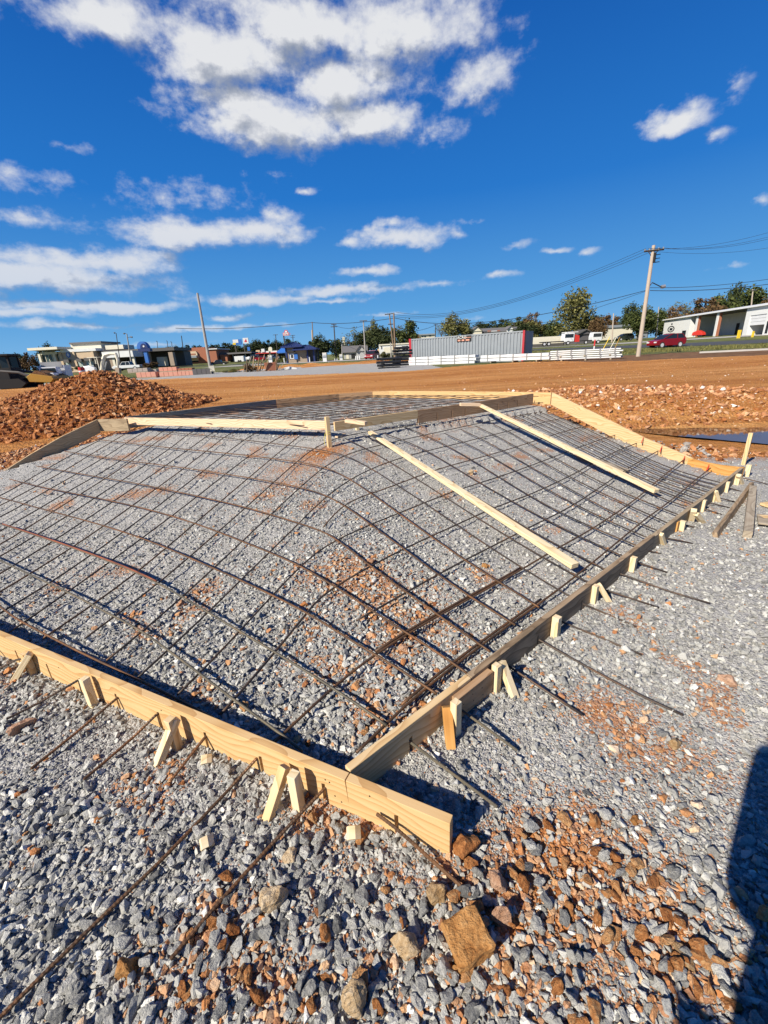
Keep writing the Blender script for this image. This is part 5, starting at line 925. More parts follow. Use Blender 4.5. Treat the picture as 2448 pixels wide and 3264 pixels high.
def workshop():
    A = aty(2110, 1078, 120); B = aty(2460, 1064, 78); B.z = A.z; d = (B - A).xy; L = d.length; ang = math.atan2(d.y, d.x); root = thing('workshop', 'long white metal workshop with open bays and a roll up door', 'workshop', A, ang)
    def u(px, py): p = on_line(px, py, A, B); return (p - A).xy.length * (1 if (p - A).xy.dot(d) > 0 else -1), p.z - A.z
    E = u(2110, 1023)[1]; X = lambda px: u(px, 1050)[0]; e = .4; dep = 14
    MB().b2(0, X(2196), 0, dep, -1.5, E).build('wall', M['white_paint'], root); L2 = L + 12
    MB().b2(X(2368), X(2383), 0, dep, -1.5, E).build('wall', M['white_paint'], root); MB().b2(X(2433), L2, 0, dep, -1.5, E).build('wall', M['white_paint'], root); MB().b2(X(2383), X(2433), 0, dep, u(2408, 1004)[1], E).build('door_header', M['white_paint'], root)
    MB().b2(X(2196), X(2368), 5.5, dep, -1.5, E).build('bay_back_wall', M['white_paint'], root); MB().b2(X(2383), X(2433), 6, 6.2, -1.5, E).build('door_void', M['dark'], root)  # the dark sheet behind the door stands in for the unlit inside
    dz = u(2408, 1036)[1]; dr = MB().b2(X(2384), X(2432), .12, .2, dz, u(2408, 1004)[1]).build('roll_up_door', M['white_wrap'], root)
    for k in range(1, 4): MB().b2(X(2384), X(2432), .1, .12, dz + k * .55, dz + k * .55 + .05).build('panel_joint', M['mid_grey'], dr)
    for px in (2390, 2406, 2422): MB().b2(X(px), X(px + 6), .09, .13, dz + 1.75, dz + 2.).build('door_window', M['dark'], dr)
    rf = MB().prism([(-.5, E), (dep / 2, E + .9), (dep + .4, E), (dep + .4, E + .18), (dep / 2, E + 1.1), (-.5, E + .2)], -.6, L2 + .3, 'x').build('roof', M['white_paint'], root); MB().b2(X(2196), X(2368), 0, 5.5, E - .12, E - .02).build('soffit', M['dark_fascia'], root)
    for px in (2213, 2276): MB().b2(X(px), X(px) + .8, 0, .3, -1.5, E).build('column', M['white_paint'], root); MB().b2(X(px) + .8, X(px) + 1.2, .1, .45, -1.5, E - .1).build('red_post', M['brick'], root)
    for px in (2255, 2315): MB().b2(X(px), X(px + 8), 5.42, 5.5, -.6, 2.1).build('door', M['dark'], root)
    v = MB().tube([(X(2322), 7, E + .9), (X(2322), 7, E + 1.5)], .8, 10).build('roof_vent', M['white_paint'], root); w = MB().b2(X(2196) - 3., X(2196) - 1.2, -.05, .02, -.5, 1.4).build('window', M['glass'], root)
    # black oval emblem and lines of small lettering on the white wall
    x, z = u(2139, 1049); em = MB(); k0 = 24; vs = []
    for r in (1., .72): vs += [(x + 1.9 * r * math.cos(a), -.03, z + .75 * r * math.sin(a)) for a in np.linspace(0, 6.283, k0 + 1)[:-1]]
    em.add(vs, [(i, (i + 1) % k0, (i + 1) % k0 + k0, i + k0) for i in range(k0)]); em.b2(x - .7, x + .8, -.04, -.02, z - .3, z + .25); em.b2(x - .3, x + .4, -.04, -.02, z + 1., z + 1.35); em.build('oval_emblem', M['car_black'], root)
    for dz_, w in ((-1.25, 2.6), (-1.85, 2.3)): 
        for j in range(14): MB().b2(x - w + j * w / 7, x - w + (j + .72) * w / 7, -.03, -.01, z + dz_, z + dz_ + .32).build('small_lettering', M['strap'], root)
    MB().b2(X(2440), X(2448), -.03, -.01, -.3, 1.7).build('black_mark', M['car_black'], root)
workshop()
# ---- vehicles
def wheelset(root, xs, W, r, rimm='rim'):
    for x in xs:
        for y in (-W / 2 + .08, W / 2 - .08):
            w = MB().tube([(x, y - .11, r), (x, y + .11, r)], r, 18).build('wheel', M['tyre'], root); s = -1 if y < 0 else 1; MB().tube([(x, y + s * .1, r), (x, y + s * .125, r)], r * .64, 14).build('rim', M[rimm], w)
def car(name, lab, cat, p, rotz, paintm, lower, cabin, L, W, xs, r=.36, roofz=None, taper=.16, bed=None):
    root = thing(name, lab, cat, p, rotz)
    MB().prism(lower, -W / 2, W / 2).build('body', M[paintm], root, bevel=.05); c = MB(); n = len(cabin); vs = []
    for y, k in ((-1, 0), (1, 1)):
        for x, z in cabin: vs.append((x, y * (W / 2 - .04 - taper * (z - cabin[0][1])), z))
    c.add(vs, [tuple(range(n)), tuple(range(2 * n - 1, n - 1, -1))] + [(i, i + n, (i + 1) % n + n, (i + 1) % n) for i in range(n)]); c.build('windows', M['glass'], root, bevel=.02)
    zt = max(z for x, z in cabin); xt = [x for x, z in cabin if z > zt - .08]; MB().b2(min(xt) - .05, max(xt) + .05, -W / 2 + .2, W / 2 - .2, zt - .04, zt + .05).build('roof', M[paintm], root, bevel=.03)
    b0, b1 = cabin[0], cabin[-1]
    for s in (-1, 1):
        for x0, z0, x1, z1 in ((cabin[1][0], cabin[1][1], min(xt), zt), (cabin[0][0], cabin[0][1], max(xt), zt), ((min(xt) + max(xt)) / 2, cabin[0][1], (min(xt) + max(xt)) / 2, zt)):
            MB().tube([(x0, s * (W / 2 - .03), z0), (x1, s * (W / 2 - .03 - taper * (z1 - z0)), z1)], .045, 5).build('pillar', M[paintm], root)
    wheelset(root, xs, W, r)
    fx = min(x for x, z in lower); bx = max(x for x, z in lower)
    for s in (-1, 1): MB().box((fx + .12, s * (W / 2 - .25), .78), (.3, .4, .16)).build('headlight', M['white_wrap'], root); MB().box((bx - .08, s * (W / 2 - .18), .95), (.2, .28, .22)).build('tail_light', M['red_paint'], root)
    return root
SUVL = [(-2.3, .38), (-1.0, .3), (1.2, .3), (2.25, .42), (2.33, .7), (2.3, 1.1), (2.1, 1.2), (-.9, 1.16), (-1.7, 1.08), (-2.2, .96), (-2.36, .66)]
SUVC = [(2.2, 1.18), (-1.3, 1.14), (-.55, 1.66), (.1, 1.75), (1.6, 1.72), (2.0, 1.5)]
PUL = [(-2.85, .5), (2.85, .55), (2.9, 1.05), (1.0, 1.12), (.9, 1.12), (-1.2, 1.12), (-2.6, 1.05), (-2.9, .85)]
PUC = [(.95, 1.1), (-1.25, 1.1), (-.65, 1.78), (.75, 1.8)]
def onroad(px, Y, up=.03): p = aty(px, 1100, Y); p.z = tz(p.x, p.y) + up; return p
car('suv', 'dark red suv driving along the road at right', 'suv', aty(2121, 1109, 61), .12, 'car_red', SUVL, SUVC, 4.6, 1.85, (-1.42, 1.4), .39).scale = (.93, 1, .98)
car('pickup_truck', 'white pickup truck parked in front of the bank', 'pickup truck', aty(411, 1181, 100), .08, 'car_white', PUL, PUC, 5.8, 2., (-1.85, 1.85), .4)
car('pickup_truck', 'black pickup truck on the street behind the tall grey pole', 'pickup truck', aty(699, 1166, 148), .05, 'car_black', PUL, PUC, 5.6, 2., (-1.8, 1.8), .42)
car('car', 'dark red hatchback seen from behind near the white bollards', 'car', aty(1187, 1147, 92), 1.25, 'car_red', SUVL, SUVC, 4.5, 1.8, (-1.4, 1.4), .35)
car('car', 'dark green car parked beside the warehouse', 'car', aty(1988, 1086, 122), .1, 'car_green', SUVL, SUVC, 4.5, 1.8, (-1.4, 1.4), .35)
car('car', 'dark blue car in front of the brick store', 'car', aty(568, 1161, 165), 0, 'blue_metal', SUVL, SUVC, 4.5, 1.8, (-1.4, 1.4), .35)
for k, (x, y, lab, m) in enumerate(((828, 1150, 'red car parked before the strip mall', 'car_red'), (806, 1150, 'dark car parked beside the white tanks', 'car_black'), (872, 1147, 'silver car parked before the strip mall', 'silver'))): car('car', lab, 'car', aty(x, y, 175), .4 * k, m, SUVL, SUVC, 4.5, 1.8, (-1.4, 1.4), .35)
def white_truck():
    root = thing('dump_truck', 'white work truck facing the camera behind the yellow bucket', 'truck', aty(172, 1229, 47), .0); root.rotation_euler = (0, 0, .35); root.scale = (.78,) * 3
    MB().b2(-.95, .75, -1., 1.2, .62, 1.1).build('chassis', M['dark'], root); MB().prism([(-1.15, .75), (1.1, .75), (1.05, 1.5), (.9, 1.62), (-.95, 1.62), (-1.1, 1.5)], -2.2, -.4).build('hood', M['car_white'], root, bevel=.08)
    c = MB().prism([(-1.12, 1.45), (1.12, 1.45), (.95, 2.35), (-.95, 2.35)], -.45, 1.2).build('cab', M['car_white'], root, bevel=.07); MB().prism([(-.9, 1.62), (.9, 1.62), (.78, 2.2), (-.78, 2.2)], -.5, -.44).build('windshield', M['glass'], c); MB().prism([(-.2, 1.6), (.9, 1.6), (.75, 2.2), (-.1, 2.2)], -1.14, -1.08, 'x').build('side_window', M['glass'], c)
    MB().b2(-.6, .6, -2.25, -2.18, .8, 1.4).build('grille', M['dark'], root); MB().b2(-1.25, 1.25, -2.45, -2.2, .5, .75).build('bumper', M['dark'], root)
    for s in (-1, 1): MB().b2(s * .85 - .15, s * .85 + .15, -2.24, -2.18, 1., 1.25).build('headlight', M['silver'], root)
    MB().b2(-1.6, 1.4, 1.4, 4.6, 1.1, 2.55).build('dump_body', M['white_paint'], root); MB().b2(-1.2, 1.2, 1.35, 1.42, 2.3, 3.0).build('headboard', M['mid_grey'], root)
    for x in (-1.0, 1.): MB().tube([(x - .18, -1.2, .5), (x + .18, -1.2, .5)], .5, 16).build('wheel', M['tyre'], root); MB().tube([(x - .2, 3.4, .5), (x + .2, 3.4, .5)], .5, 16).build('wheel', M['tyre'], root)
    MB().tube([(-1.22, -1.2, .5), (-1.18, -1.2, .5)], .3, 12).build('hub', M['cream_paint'], root)
white_truck()
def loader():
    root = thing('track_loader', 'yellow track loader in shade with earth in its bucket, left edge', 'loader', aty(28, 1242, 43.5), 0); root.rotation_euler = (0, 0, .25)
    MB().b2(-2.4, .2, .6, 3.6, .8, 1.7).build('engine_hood', M['dark'], root, bevel=.08)  # near-black hood, tracks and cab carry the loader's shade in their colour
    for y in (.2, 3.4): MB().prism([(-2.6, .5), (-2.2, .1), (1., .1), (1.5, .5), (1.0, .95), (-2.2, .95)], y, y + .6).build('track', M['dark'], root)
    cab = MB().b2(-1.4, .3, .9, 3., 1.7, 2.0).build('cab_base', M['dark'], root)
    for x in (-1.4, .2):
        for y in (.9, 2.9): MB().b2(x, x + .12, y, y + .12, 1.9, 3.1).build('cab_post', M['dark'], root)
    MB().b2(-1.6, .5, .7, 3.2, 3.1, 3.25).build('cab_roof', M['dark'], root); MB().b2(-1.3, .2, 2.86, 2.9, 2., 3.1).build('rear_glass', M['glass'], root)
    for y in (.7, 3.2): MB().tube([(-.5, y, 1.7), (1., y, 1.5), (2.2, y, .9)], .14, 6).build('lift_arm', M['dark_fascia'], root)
    MB().prism([(1.9, .6), (3.7, .45), (4.0, .75), (3.9, 1.0), (2.2, 1.35), (1.8, 1.1)], 0., 4.).build('bucket', M['yellow'], root, bevel=.03); MB().prism([(2.0, 1.2), (3.8, .98), (3.3, 1.35), (2.6, 1.6)], .1, 3.9).build('earth_load', M['brown_dirt'], root)
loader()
def excavator():
    root = thing('mini_excavator', 'small white excavator with raised boom behind the dirt pile', 'excavator', aty(300, 1202, 55), 0); root.scale = (.88,) * 3
    for y in (0, 1.1): MB().prism([(-1.2, .3), (-.9, .05), (.9, .05), (1.2, .3), (.9, .55), (-.9, .55)], y, y + .35).build('track', M['dark'], root)
    MB().prism([(-1.3, .6), (.4, .6), (.45, 1.2), (-.2, 1.5), (-1.1, 1.45), (-1.35, 1.1)], -.1, 1.5).build('engine_cover', M['car_white'], root, bevel=.08)
    for x in (-.1, .9):
        for y in (.1, 1.3): MB().b2(x, x + .08, y, y + .08, .8, 2.5).build('canopy_post', M['cream_paint'], root)
    MB().b2(-.3, 1.1, 0, 1.5, 2.5, 2.58).build('canopy_roof', M['cream_paint'], root); MB().b2(.1, .5, .4, .9, .8, 1.7).build('seat', M['dark'], root)
    MB().tube([(.9, .6, .7), (1.5, .6, 2.2), (1.9, .6, 2.75), (2.6, .6, 2.9), (3.4, .6, 2.85)], [.2, .26, .28, .22, .17], 6).build('boom', M['cream_paint'], root); MB().tube([(3.4, .6, 2.95), (3.5, .6, 2.), (3.2, .6, 1.)], [.18, .2, .12], 6).build('dipper_arm', M['cream_paint'], root); MB().tube([(1.3, .6, .8), (1.9, .6, 1.9)], .09, 6).build('hydraulic_ram', M['silver'], root); MB().prism([(2.9, .4), (3.4, .3), (3.5, 1.0), (3.0, 1.1)], .3, .9).build('bucket', M['tan_wall'], root)
excavator()
for k, (x, y) in enumerate(((263, 1199), (269, 1198))):
    b = thing('traffic_barrel', ['orange traffic barrel at the left of the excavator, nearer', 'orange traffic barrel at the left of the excavator, farther'][k], 'traffic barrel', aty(x, y, 53 + k)); MB().tube([(0, 0, 0), (0, 0, 1.)], [.28, .22], 10).build('drum', M['red_paint'], b); MB().tube([(0, 0, .45), (0, 0, .62)], .262, 10).build('white_band', M['white_paint'], b)
def cabtruck(lab, px, py, Y, m, fl, rz=0.):
    root = thing('flatbed_truck', lab, 'truck', aty(px, py, Y), rz); MB().prism([(-1.1, .7), (1.1, .7), (1.1, 2.5), (-.9, 2.6), (-1.15, 1.6)], 0, 2.1).build('cab', M[m], root, bevel=.06); MB().b2(-1.0, .9, -.02, .02, 1.55, 2.3).build('side_window', M['glass'], root); MB().b2(-6. if fl else -3.5, -1.1, .1, 2., .75, .95).build('flat_bed', M['dark'], root)
    for x in ((-.2, -4.5, -5.5) if fl else (.3, -2.6)): MB().tube([(x, 0, .45), (x, .3, .45)], .45, 12).build('wheel', M['tyre'], root); MB().tube([(x, -.03, .45), (x, 0, .45)], .25, 10).build('hub', M['rim'], root)
    if fl: MB().prism([(.8, .6), (2.4, .6), (2.3, 1.9), (1.2, 2.2)], .2, 1.9).build('red_machine', M['red_paint'], root); MB().b2(-1.1, 2., .3, 1.8, 2.6, 2.75).build('white_canopy', M['white_paint'], root)
    return root
cabtruck('red and white truck with a low flatbed right of the tan trailer', 1813, 1100, 102, 'car_white', True); cabtruck('small white flatbed truck before the garage', 1902, 1096, 108, 'car_white', False)
# machinery in the workshop bay, barrel, yellow posts
rm = thing('red_machine', 'red farm machine parked in the open bay of the workshop', 'machine', aty(2232, 1073, 103), 1.7); rm.scale = (.75, .6, .75); MB().prism([(-2, .4), (2, .4), (1.8, 1.3), (0, 1.8), (-1.6, 1.2)], 0, 1.6).build('body', M['red_paint'], rm, bevel=.1); 
for x in (-1.3, 1.3): MB().tube([(x, -.1, .5), (x, .3, .5)], .5, 12).build('wheel', M['tyre'], rm)
bb = thing('blue_barrel', 'blue barrel standing in the open bay of the workshop', 'barrel', aty(2280, 1070, 96)); MB().tube([(0, 0, 0), (0, 0, 1.)], .3, 12).build('drum', M['blue_barrel'], bb); MB().tube([(0, 0, 1.), (0, 0, 1.05)], .26, 12).build('lid', M['dark'], bb)
for x, y1, y0, w, lab in ((2353, 1078, 1052, .5, 'broad yellow marker post in front of the workshop'), (2397, 1079, 1056, .3, 'narrow yellow marker post in front of the workshop door')):
    p = aty(x, y1, 72); h = aty(x, y0, 72).z - p.z; tag(MB().b2(-w / 2, w / 2, -.08, .08, -.2, h).build('marker_post', M['signal_yellow'], loc=p, bevel=.02), lab, 'marker post', 'yellow marker posts')
# ---- signs
def pylon(name, lab, px, Y, x0, y0, x1, y1, base, m, polem='pole_dark', extra=None):
    f = Px(px, base, Y); root = thing(name, lab, 'sign', f.o); f.rect(MB(), x0, y0, x1, y1, -.3, .3).build('panel', M[m], root); x = f((x0 + x1) / 2, base)[0]; MB().b2(x - .25, x + .25, -.1, .2, -3, f(px, y1)[1]).build('pole', M[polem], root); return root, f
s_, f_ = pylon('billboard', 'blue and white billboard above the far stores', 756, 210, 742, 1082, 770, 1099, 1140, 'bright_blue'); f_.rect(MB(), 742.5, 1082.5, 760, 1093, -.36, -.3).build('pale_sky', M['white_wrap'], s_); f_.rect(MB(), 742.5, 1093, 752, 1099, -.36, -.3).build('green_corner', M['signal_yellow'], s_)
s_, f_ = pylon('sail_sign', 'white sign with a small red sail next to the billboard', 783, 205, 775, 1077, 792, 1095, 1140, 'white_wrap'); a = f_(784, 1080); b = f_(779, 1090); c = f_(788, 1090); MB().prism([(b[0], b[1]), (c[0], c[1]), (a[0], a[1])], -.4, -.3).build('red_sail', M['sign_red'], s_)
s_, f_ = pylon('restaurant_sign', 'red restaurant sign with white lettering high on a pole', 912, 200, 902, 1060, 922, 1070, 1135, 'sign_red'); f_.rect(MB(), 903, 1061.2, 921, 1068.8, -.34, -.3).build('white_face', M['white_paint'], s_); p = f_(903.4, 1067.6); text("Wendy's", .68, s_, (p[0], -.4, p[1]), M['sign_red']); x, z = f_(912, 1058); MB().prism([(x + .75 * math.cos(t), z + .8 * math.sin(t)) for t in np.linspace(0, 6.28, 17)[:-1]], -.25, .25).build('round_top', M['sign_red'], s_); MB().prism([(x + .5 * math.cos(t), z + .5 * math.sin(t)) for t in np.linspace(0, 6.28, 17)[:-1]], -.3, -.25).build('round_face', M['white_paint'], s_)
s_, f_ = pylon('arched_sign', 'small cream arched sign left of the kiosk', 862, 150, 856, 1111, 868, 1120, 1140, 'cream_paint'); x, z = f_(862, 1111); MB().prism([(x + .62 * math.cos(t), z + .5 * math.sin(t)) for t in np.linspace(0, math.pi, 12)], -.3, .3).build('arch', M['cream_paint'], s_)
for k, (x, y) in enumerate(((792, 1112), )): s_, f_ = pylon('blue_banner', 'small blue banner sign below the sail sign', 792, 200, 789, 1106, 797, 1118, 1140, 'bright_blue')
cn = thing('blue_canopy', 'blue pop up canopy left of the kiosk', 'canopy', aty(908, 1146, 130)); hip(MB(), -2, 1.6, 0, 3, 2., 3.2, .2, .8).build('cover', M['bright_blue'], cn); 
for x in (-1.9, 1.5): MB().tube([(x, 0, 0), (x, 0, 2)], .05, 5).build('leg', M['silver'], cn)
# ---- poles and wires
def pole(lab, top, base, Y, r0, r1, m, arms=(), lamp=None, cat='utility pole', name='utility_pole', group='poles along the streets', extra=None):
    b = aty(*base, Y); t = aty(*top, Y); root = thing(name, lab, cat, b, 0, group); v = t - b; MB().tube([v * -.05, v * .5, v], [r0, (r0 + r1) / 2, r1], 10).build('shaft', M[m], root)
    for (q, w, rz, sl) in arms:
        c = v * q; d = Vector((math.cos(rz) * w / 2, math.sin(rz) * w / 2, sl)); MB().tube([c - d + Vector((0, -r1, 0)), c + d + Vector((0, -r1, 0))], .07, 4).build('crossarm', M['pole_dark'], root)
        for k in (-.92, -.45, .45, .92): e = c + d * k + Vector((0, -r1, 0)); MB().tube([e, e + Vector((0, 0, .16))], .05, 5).build('insulator', M['steel_grey'], root)
    if lamp:
        for (dx, dz) in lamp: c = v + Vector((0, 0, dz)); a = MB().tube([c, c + Vector((dx, 0, .15))], .05, 5).build('lamp_arm', M['pole_dark'], root); MB().tube([c + Vector((dx * .8, 0, .14)), c + Vector((dx * 1.5, 0, .05))], [.12, .2], 8).build('lamp_head', M['dark_fascia'], a)
    return root, b, t
mp, mb_, mt_ = pole('tall pale leaning utility pole at right beside the stacked bundles', (2084, 782), (2034, 1134), 37.6, .17, .12, 'pole_pale', [(.955, 1.35, -.35, .0)])
vv = mt_ - mb_
for dz, sz in ((-1.05, .5), (-.8, .3)): MB().tube([vv * (1 + dz / 9) + Vector((.12, -.12, -.25)), vv * (1 + dz / 9) + Vector((.12, -.12, .2))], .1, 8).build('cutout_box', M['dark'], mp)
for k in range(3): c = vv * (.915 - .02 * k * 1.6); MB().tube([c, c + Vector((.62, 0, .06))], .03, 5).build('side_bracket', M['dark'], mp)
for s in (-1, 1): MB().tube([vv * .9, vv * .955 + Vector((s * .4, 0, 0))], .03, 4).build('arm_brace', M['pole_dark'], mp)
c = aty(2108, 915, 37.6) - mb_; MB().tube([c, c + Vector((.28, 0, .05))], .13, 8).build('splice_case', M['silver'], mp); MB().tube([vv * .63, vv * .66 + Vector((.3, 0, .15)), c], .04, 5).build('cable_loop', M['wire'], mp)
pole('tall bare grey pole leaning left by the block pallets', (629, 934), (673, 1188), 58, .2, .12, 'pole_grey', cat='pole', name='bare_pole', group=None)
pole('dark light pole with two lamps before the bank', (404, 1064), (420, 1168), 118, .18, .12, 'pole_grey', lamp=((-.5, 0), (.8, -.9)), cat='light pole', name='light_pole')
pole('thin dark light pole just left of the two lamp pole', (370, 1062), (385, 1168), 118, .12, .08, 'pole_dark', lamp=((-.3, 0),), cat='light pole', name='light_pole')
for (x, y, x2, y2, lab) in ((501, 1088, 505, 1120, 'thin light pole behind the bank roof, left of three'), (533, 1087, 538, 1120, 'thin light pole behind the bank roof, middle of three'), (547, 1090, 552, 1120, 'thin light pole behind the bank roof, right of three'), (123, 1103, 125, 1115, 'short thin pole above the bank lobby roof')): pole(lab, (x, y), (x2, y2 + 30), 220, .16, .12, 'pole_dark', lamp=((-.3, 0),) if x > 200 else None, cat='light pole', name='light_pole')
pole('dark pole in front of the brick store', (578, 1070), (590, 1158), 150, .18, .12, 'pole_dark')
TP = {}
for k, a in {'a': ('thin dark pole with a crossarm left of the restaurant sign', (878, 1066), (886, 1140), 170, .16, .12, 'pole_dark', [(.98, 1.8, 0, 0)]), 'b': ('dark pole with two crossarms behind the kiosk', (933, 1068), (937, 1140), 180, .18, .13, 'pole_dark', [(.98, 1.9, 0, 0), (.9, 1.7, 0, 0)]), 'c': ('tall thin pole behind the kiosk, darker of two side by side', (995, 1026), (1001, 1140), 125, .17, .11, 'pole_brown'), 'c2': ('pale pole behind the kiosk, paler of two side by side', (994, 1052), (998, 1138), 126, .15, .14, 'pole_pale'), 'd': ('black pole with a double crossarm right of the kiosk', (1064, 1033), (1072, 1152), 105, .17, .12, 'pole_dark', [(.99, 1.2, 0, 0), (.93, 1.5, 0, 0)]), 'e': ('grey pole with a crossarm by the parked dark red car', (1158, 1021), (1166, 1150), 92, .15, .11, 'pole_grey', [(.985, 1.5, 0, 0)]), 'f': ('dark pole left of the container, left of two side by side', (1241, 999), (1257, 1134), 80, .14, .1, 'pole_brown', [(.985, 1.6, 0, .05), (.75, .9, 0, 0)]), 'g': ('brown pole left of the container, right of two side by side', (1255, 998), (1260, 1137), 78, .15, .12, 'pole_brown'), 'g2': ('short grey stub pole left of the container', (1245, 1092), (1247, 1138), 76, .11, .1, 'pole_grey'), 'h': ('distant dark pole with a crossarm above the container', (1389, 1033), (1388, 1090), 150, .18, .14, 'pole_dark', [(.97, 1.4, 0, 0)]), 'i': ('pale pole behind the road near the garage', (1956, 999), (1950, 1092), 112, .17, .12, 'pole_pale'), 'j': ('grey pole among the trees left of the workshop', (2100, 978), (2092, 1076), 118, .16, .12, 'pole_grey'), 'k': ('pale pole with a crossarm behind the workshop roof', (2400, 922), (2388, 1050), 118, .18, .14, 'pole_pale', [(.97, 2.4, .3, 0)]), 'l': ('dark pole with a crossarm above the ranch house right', (1639, 1028), (1640, 1075), 200, .18, .15, 'pole_dark', [(.97, 2., 0, 0)]), 'm': ('short pale pole among trees right of the container', (1725, 1040), (1726, 1090), 170, .16, .14, 'pole_pale', [(.9, 1.5, 0, 0)]), 'n': ('short pole with street lamp beside the old house', (1090, 1098), (1091, 1145), 112, .14, .12, 'pole_grey')}.items(): TP[k] = pole(*a)
def wire(lab, A, B, sag, r=.015, up=0.):
    A, B = Vector(A), Vector(B); P = [A.lerp(B, t) - Vector((0, 0, sag * 4 * t * (1 - t))) for t in np.linspace(0, 1, 17)]; c = P[8].copy(); tag(MB().tube([p - c for p in P], [r * p.y / 40 for p in P], 4).build('power_line', M['wire'], loc=c), lab, 'power line', 'overhead lines')
ar = lambda k: mt_ + Vector((k, -.1, -.2)); far = lambda px, py, Y: aty(px, py, Y)
for k, (dx, py, lab) in enumerate(((-.62, 1003, 'overhead line from the tall pole to the left, upper'), (-.1, 1010, 'overhead line from the tall pole to the left, middle'), (.5, 1016, 'overhead line from the tall pole to the left, lower'))): wire(lab, ar(dx), far(1262 - 8 * k, py - 8, 80), 1.9, .012)
for k, (dx, py, lab) in enumerate(((-.5, 718, 'overhead line from the tall pole to the right, top'), (0, 735, 'overhead line from the tall pole to the right, second'), (.55, 742, 'overhead line from the tall pole to the right, third'))): wire(lab, ar(dx), far(2560, py - 12, 33), .5, .010)
for k, (y0, py, lab, r) in enumerate(((912, 880, 'thick cable from the tall pole to the right, upper', .018), (921, 898, 'thick cable from the tall pole to the right, lower', .024))): wire(lab, far(2072, y0 + 5, 37.6), far(2560, py - 8, 33), .25, r)
wire('thick cable from the tall pole to the poles left of the container', far(2066, 924, 37.6), far(1256, 1013, 79), 1.6, .022); wire('thin cable from the tall pole into the trees at its left', far(2066, 926, 37.6), far(1720, 1030, 165), .4, .014); wire('cable running on left past the grey pole and the kiosk poles', far(1256, 1014, 79), far(996, 1028, 125), .5, .02); wire('cable running left across the sky from the kiosk pole', far(996, 1028, 125), far(560, 1046, 220), .8, .02); wire('lower cable between the grey pole and the container poles', far(1158, 1040, 92), far(1389, 1036, 150), 1.5, .014); wire('cable between the black pole and the grey pole', far(1064, 1036, 105), far(1158, 1038, 92), .6, .012); wire('thin upper cable on the right of the tall pole', far(2078, 800, 37.6), far(2560, 770, 33), .4, .009)
for x0, y0, x1, y1, m, lab in ((1944, 1074, 1920, 1112, 'signal_yellow', 'yellow guy wire guard leaning by the stacked bundles'), (1966, 1072, 1942, 1112, 'cream_paint', 'pale guy wire guard leaning by the stacked bundles'), (1976, 1074, 1958, 1110, 'yellow', 'orange guy wire guard leaning by the stacked bundles')):
    a, b = aty(x0, y0, 44), aty(x1, y1, 44); tag(MB().tube([a - b, Vector((0, 0, -.2))], .035, 6).build('guy_guard', M[m], loc=b), lab, 'guy guard', 'leaning guy wire guards')
mk_ = thing('marker_post', 'red and white marker post behind the stacked bundles', 'marker post', aty(1893, 1116, 42)); MB().tube([(0, 0, 0), (0, 0, .35)], .06, 8).build('white_base', M['white_paint'], mk_); MB().tube([(0, 0, .35), (0, 0, .9)], .06, 8).build('red_top', M['sign_red'], mk_)
# ---- trees: trunk, limbs, and a crown of many small leaf faces
def leaf_mat(name, dark, light):
    m = bpy.data.materials.new(name); m.use_nodes = True; t = m.node_tree; b = t.nodes['Principled BSDF']; b.inputs['Roughness'].default_value = .75; b.inputs['Specular IOR Level'].default_value = .15
    g = node(t, 'ShaderNodeNewGeometry'); oi = node(t, 'ShaderNodeObjectInfo'); n = node(t, 'ShaderNodeTexNoise', ins={0: g.outputs['Position'], 2: .9, 3: 3.}); f = mth(t, 'ADD', mth(t, 'MULTIPLY', n.outputs[0], .55), mth(t, 'MULTIPLY_ADD', g.outputs['Random Per Island'], .45, mth(t, 'MULTIPLY_ADD', oi.outputs['Random'], .2, -.1)))
    t.links.new(ramp(t, f, [(.25, dark), (.75, light)]), b.inputs['Base Color']); M[name] = m
leaf_mat('leaf_green', (.03, .045, .012), (.105, .12, .035)); leaf_mat('leaf_dark', (.016, .026, .010), (.055, .068, .024)); leaf_mat('leaf_olive', (.06, .065, .02), (.17, .16, .055)); leaf_mat('leaf_rust', (.06, .036, .018), (.16, .10, .045)); M['bark'] = mat('bark', (.085, .065, .05), .9)
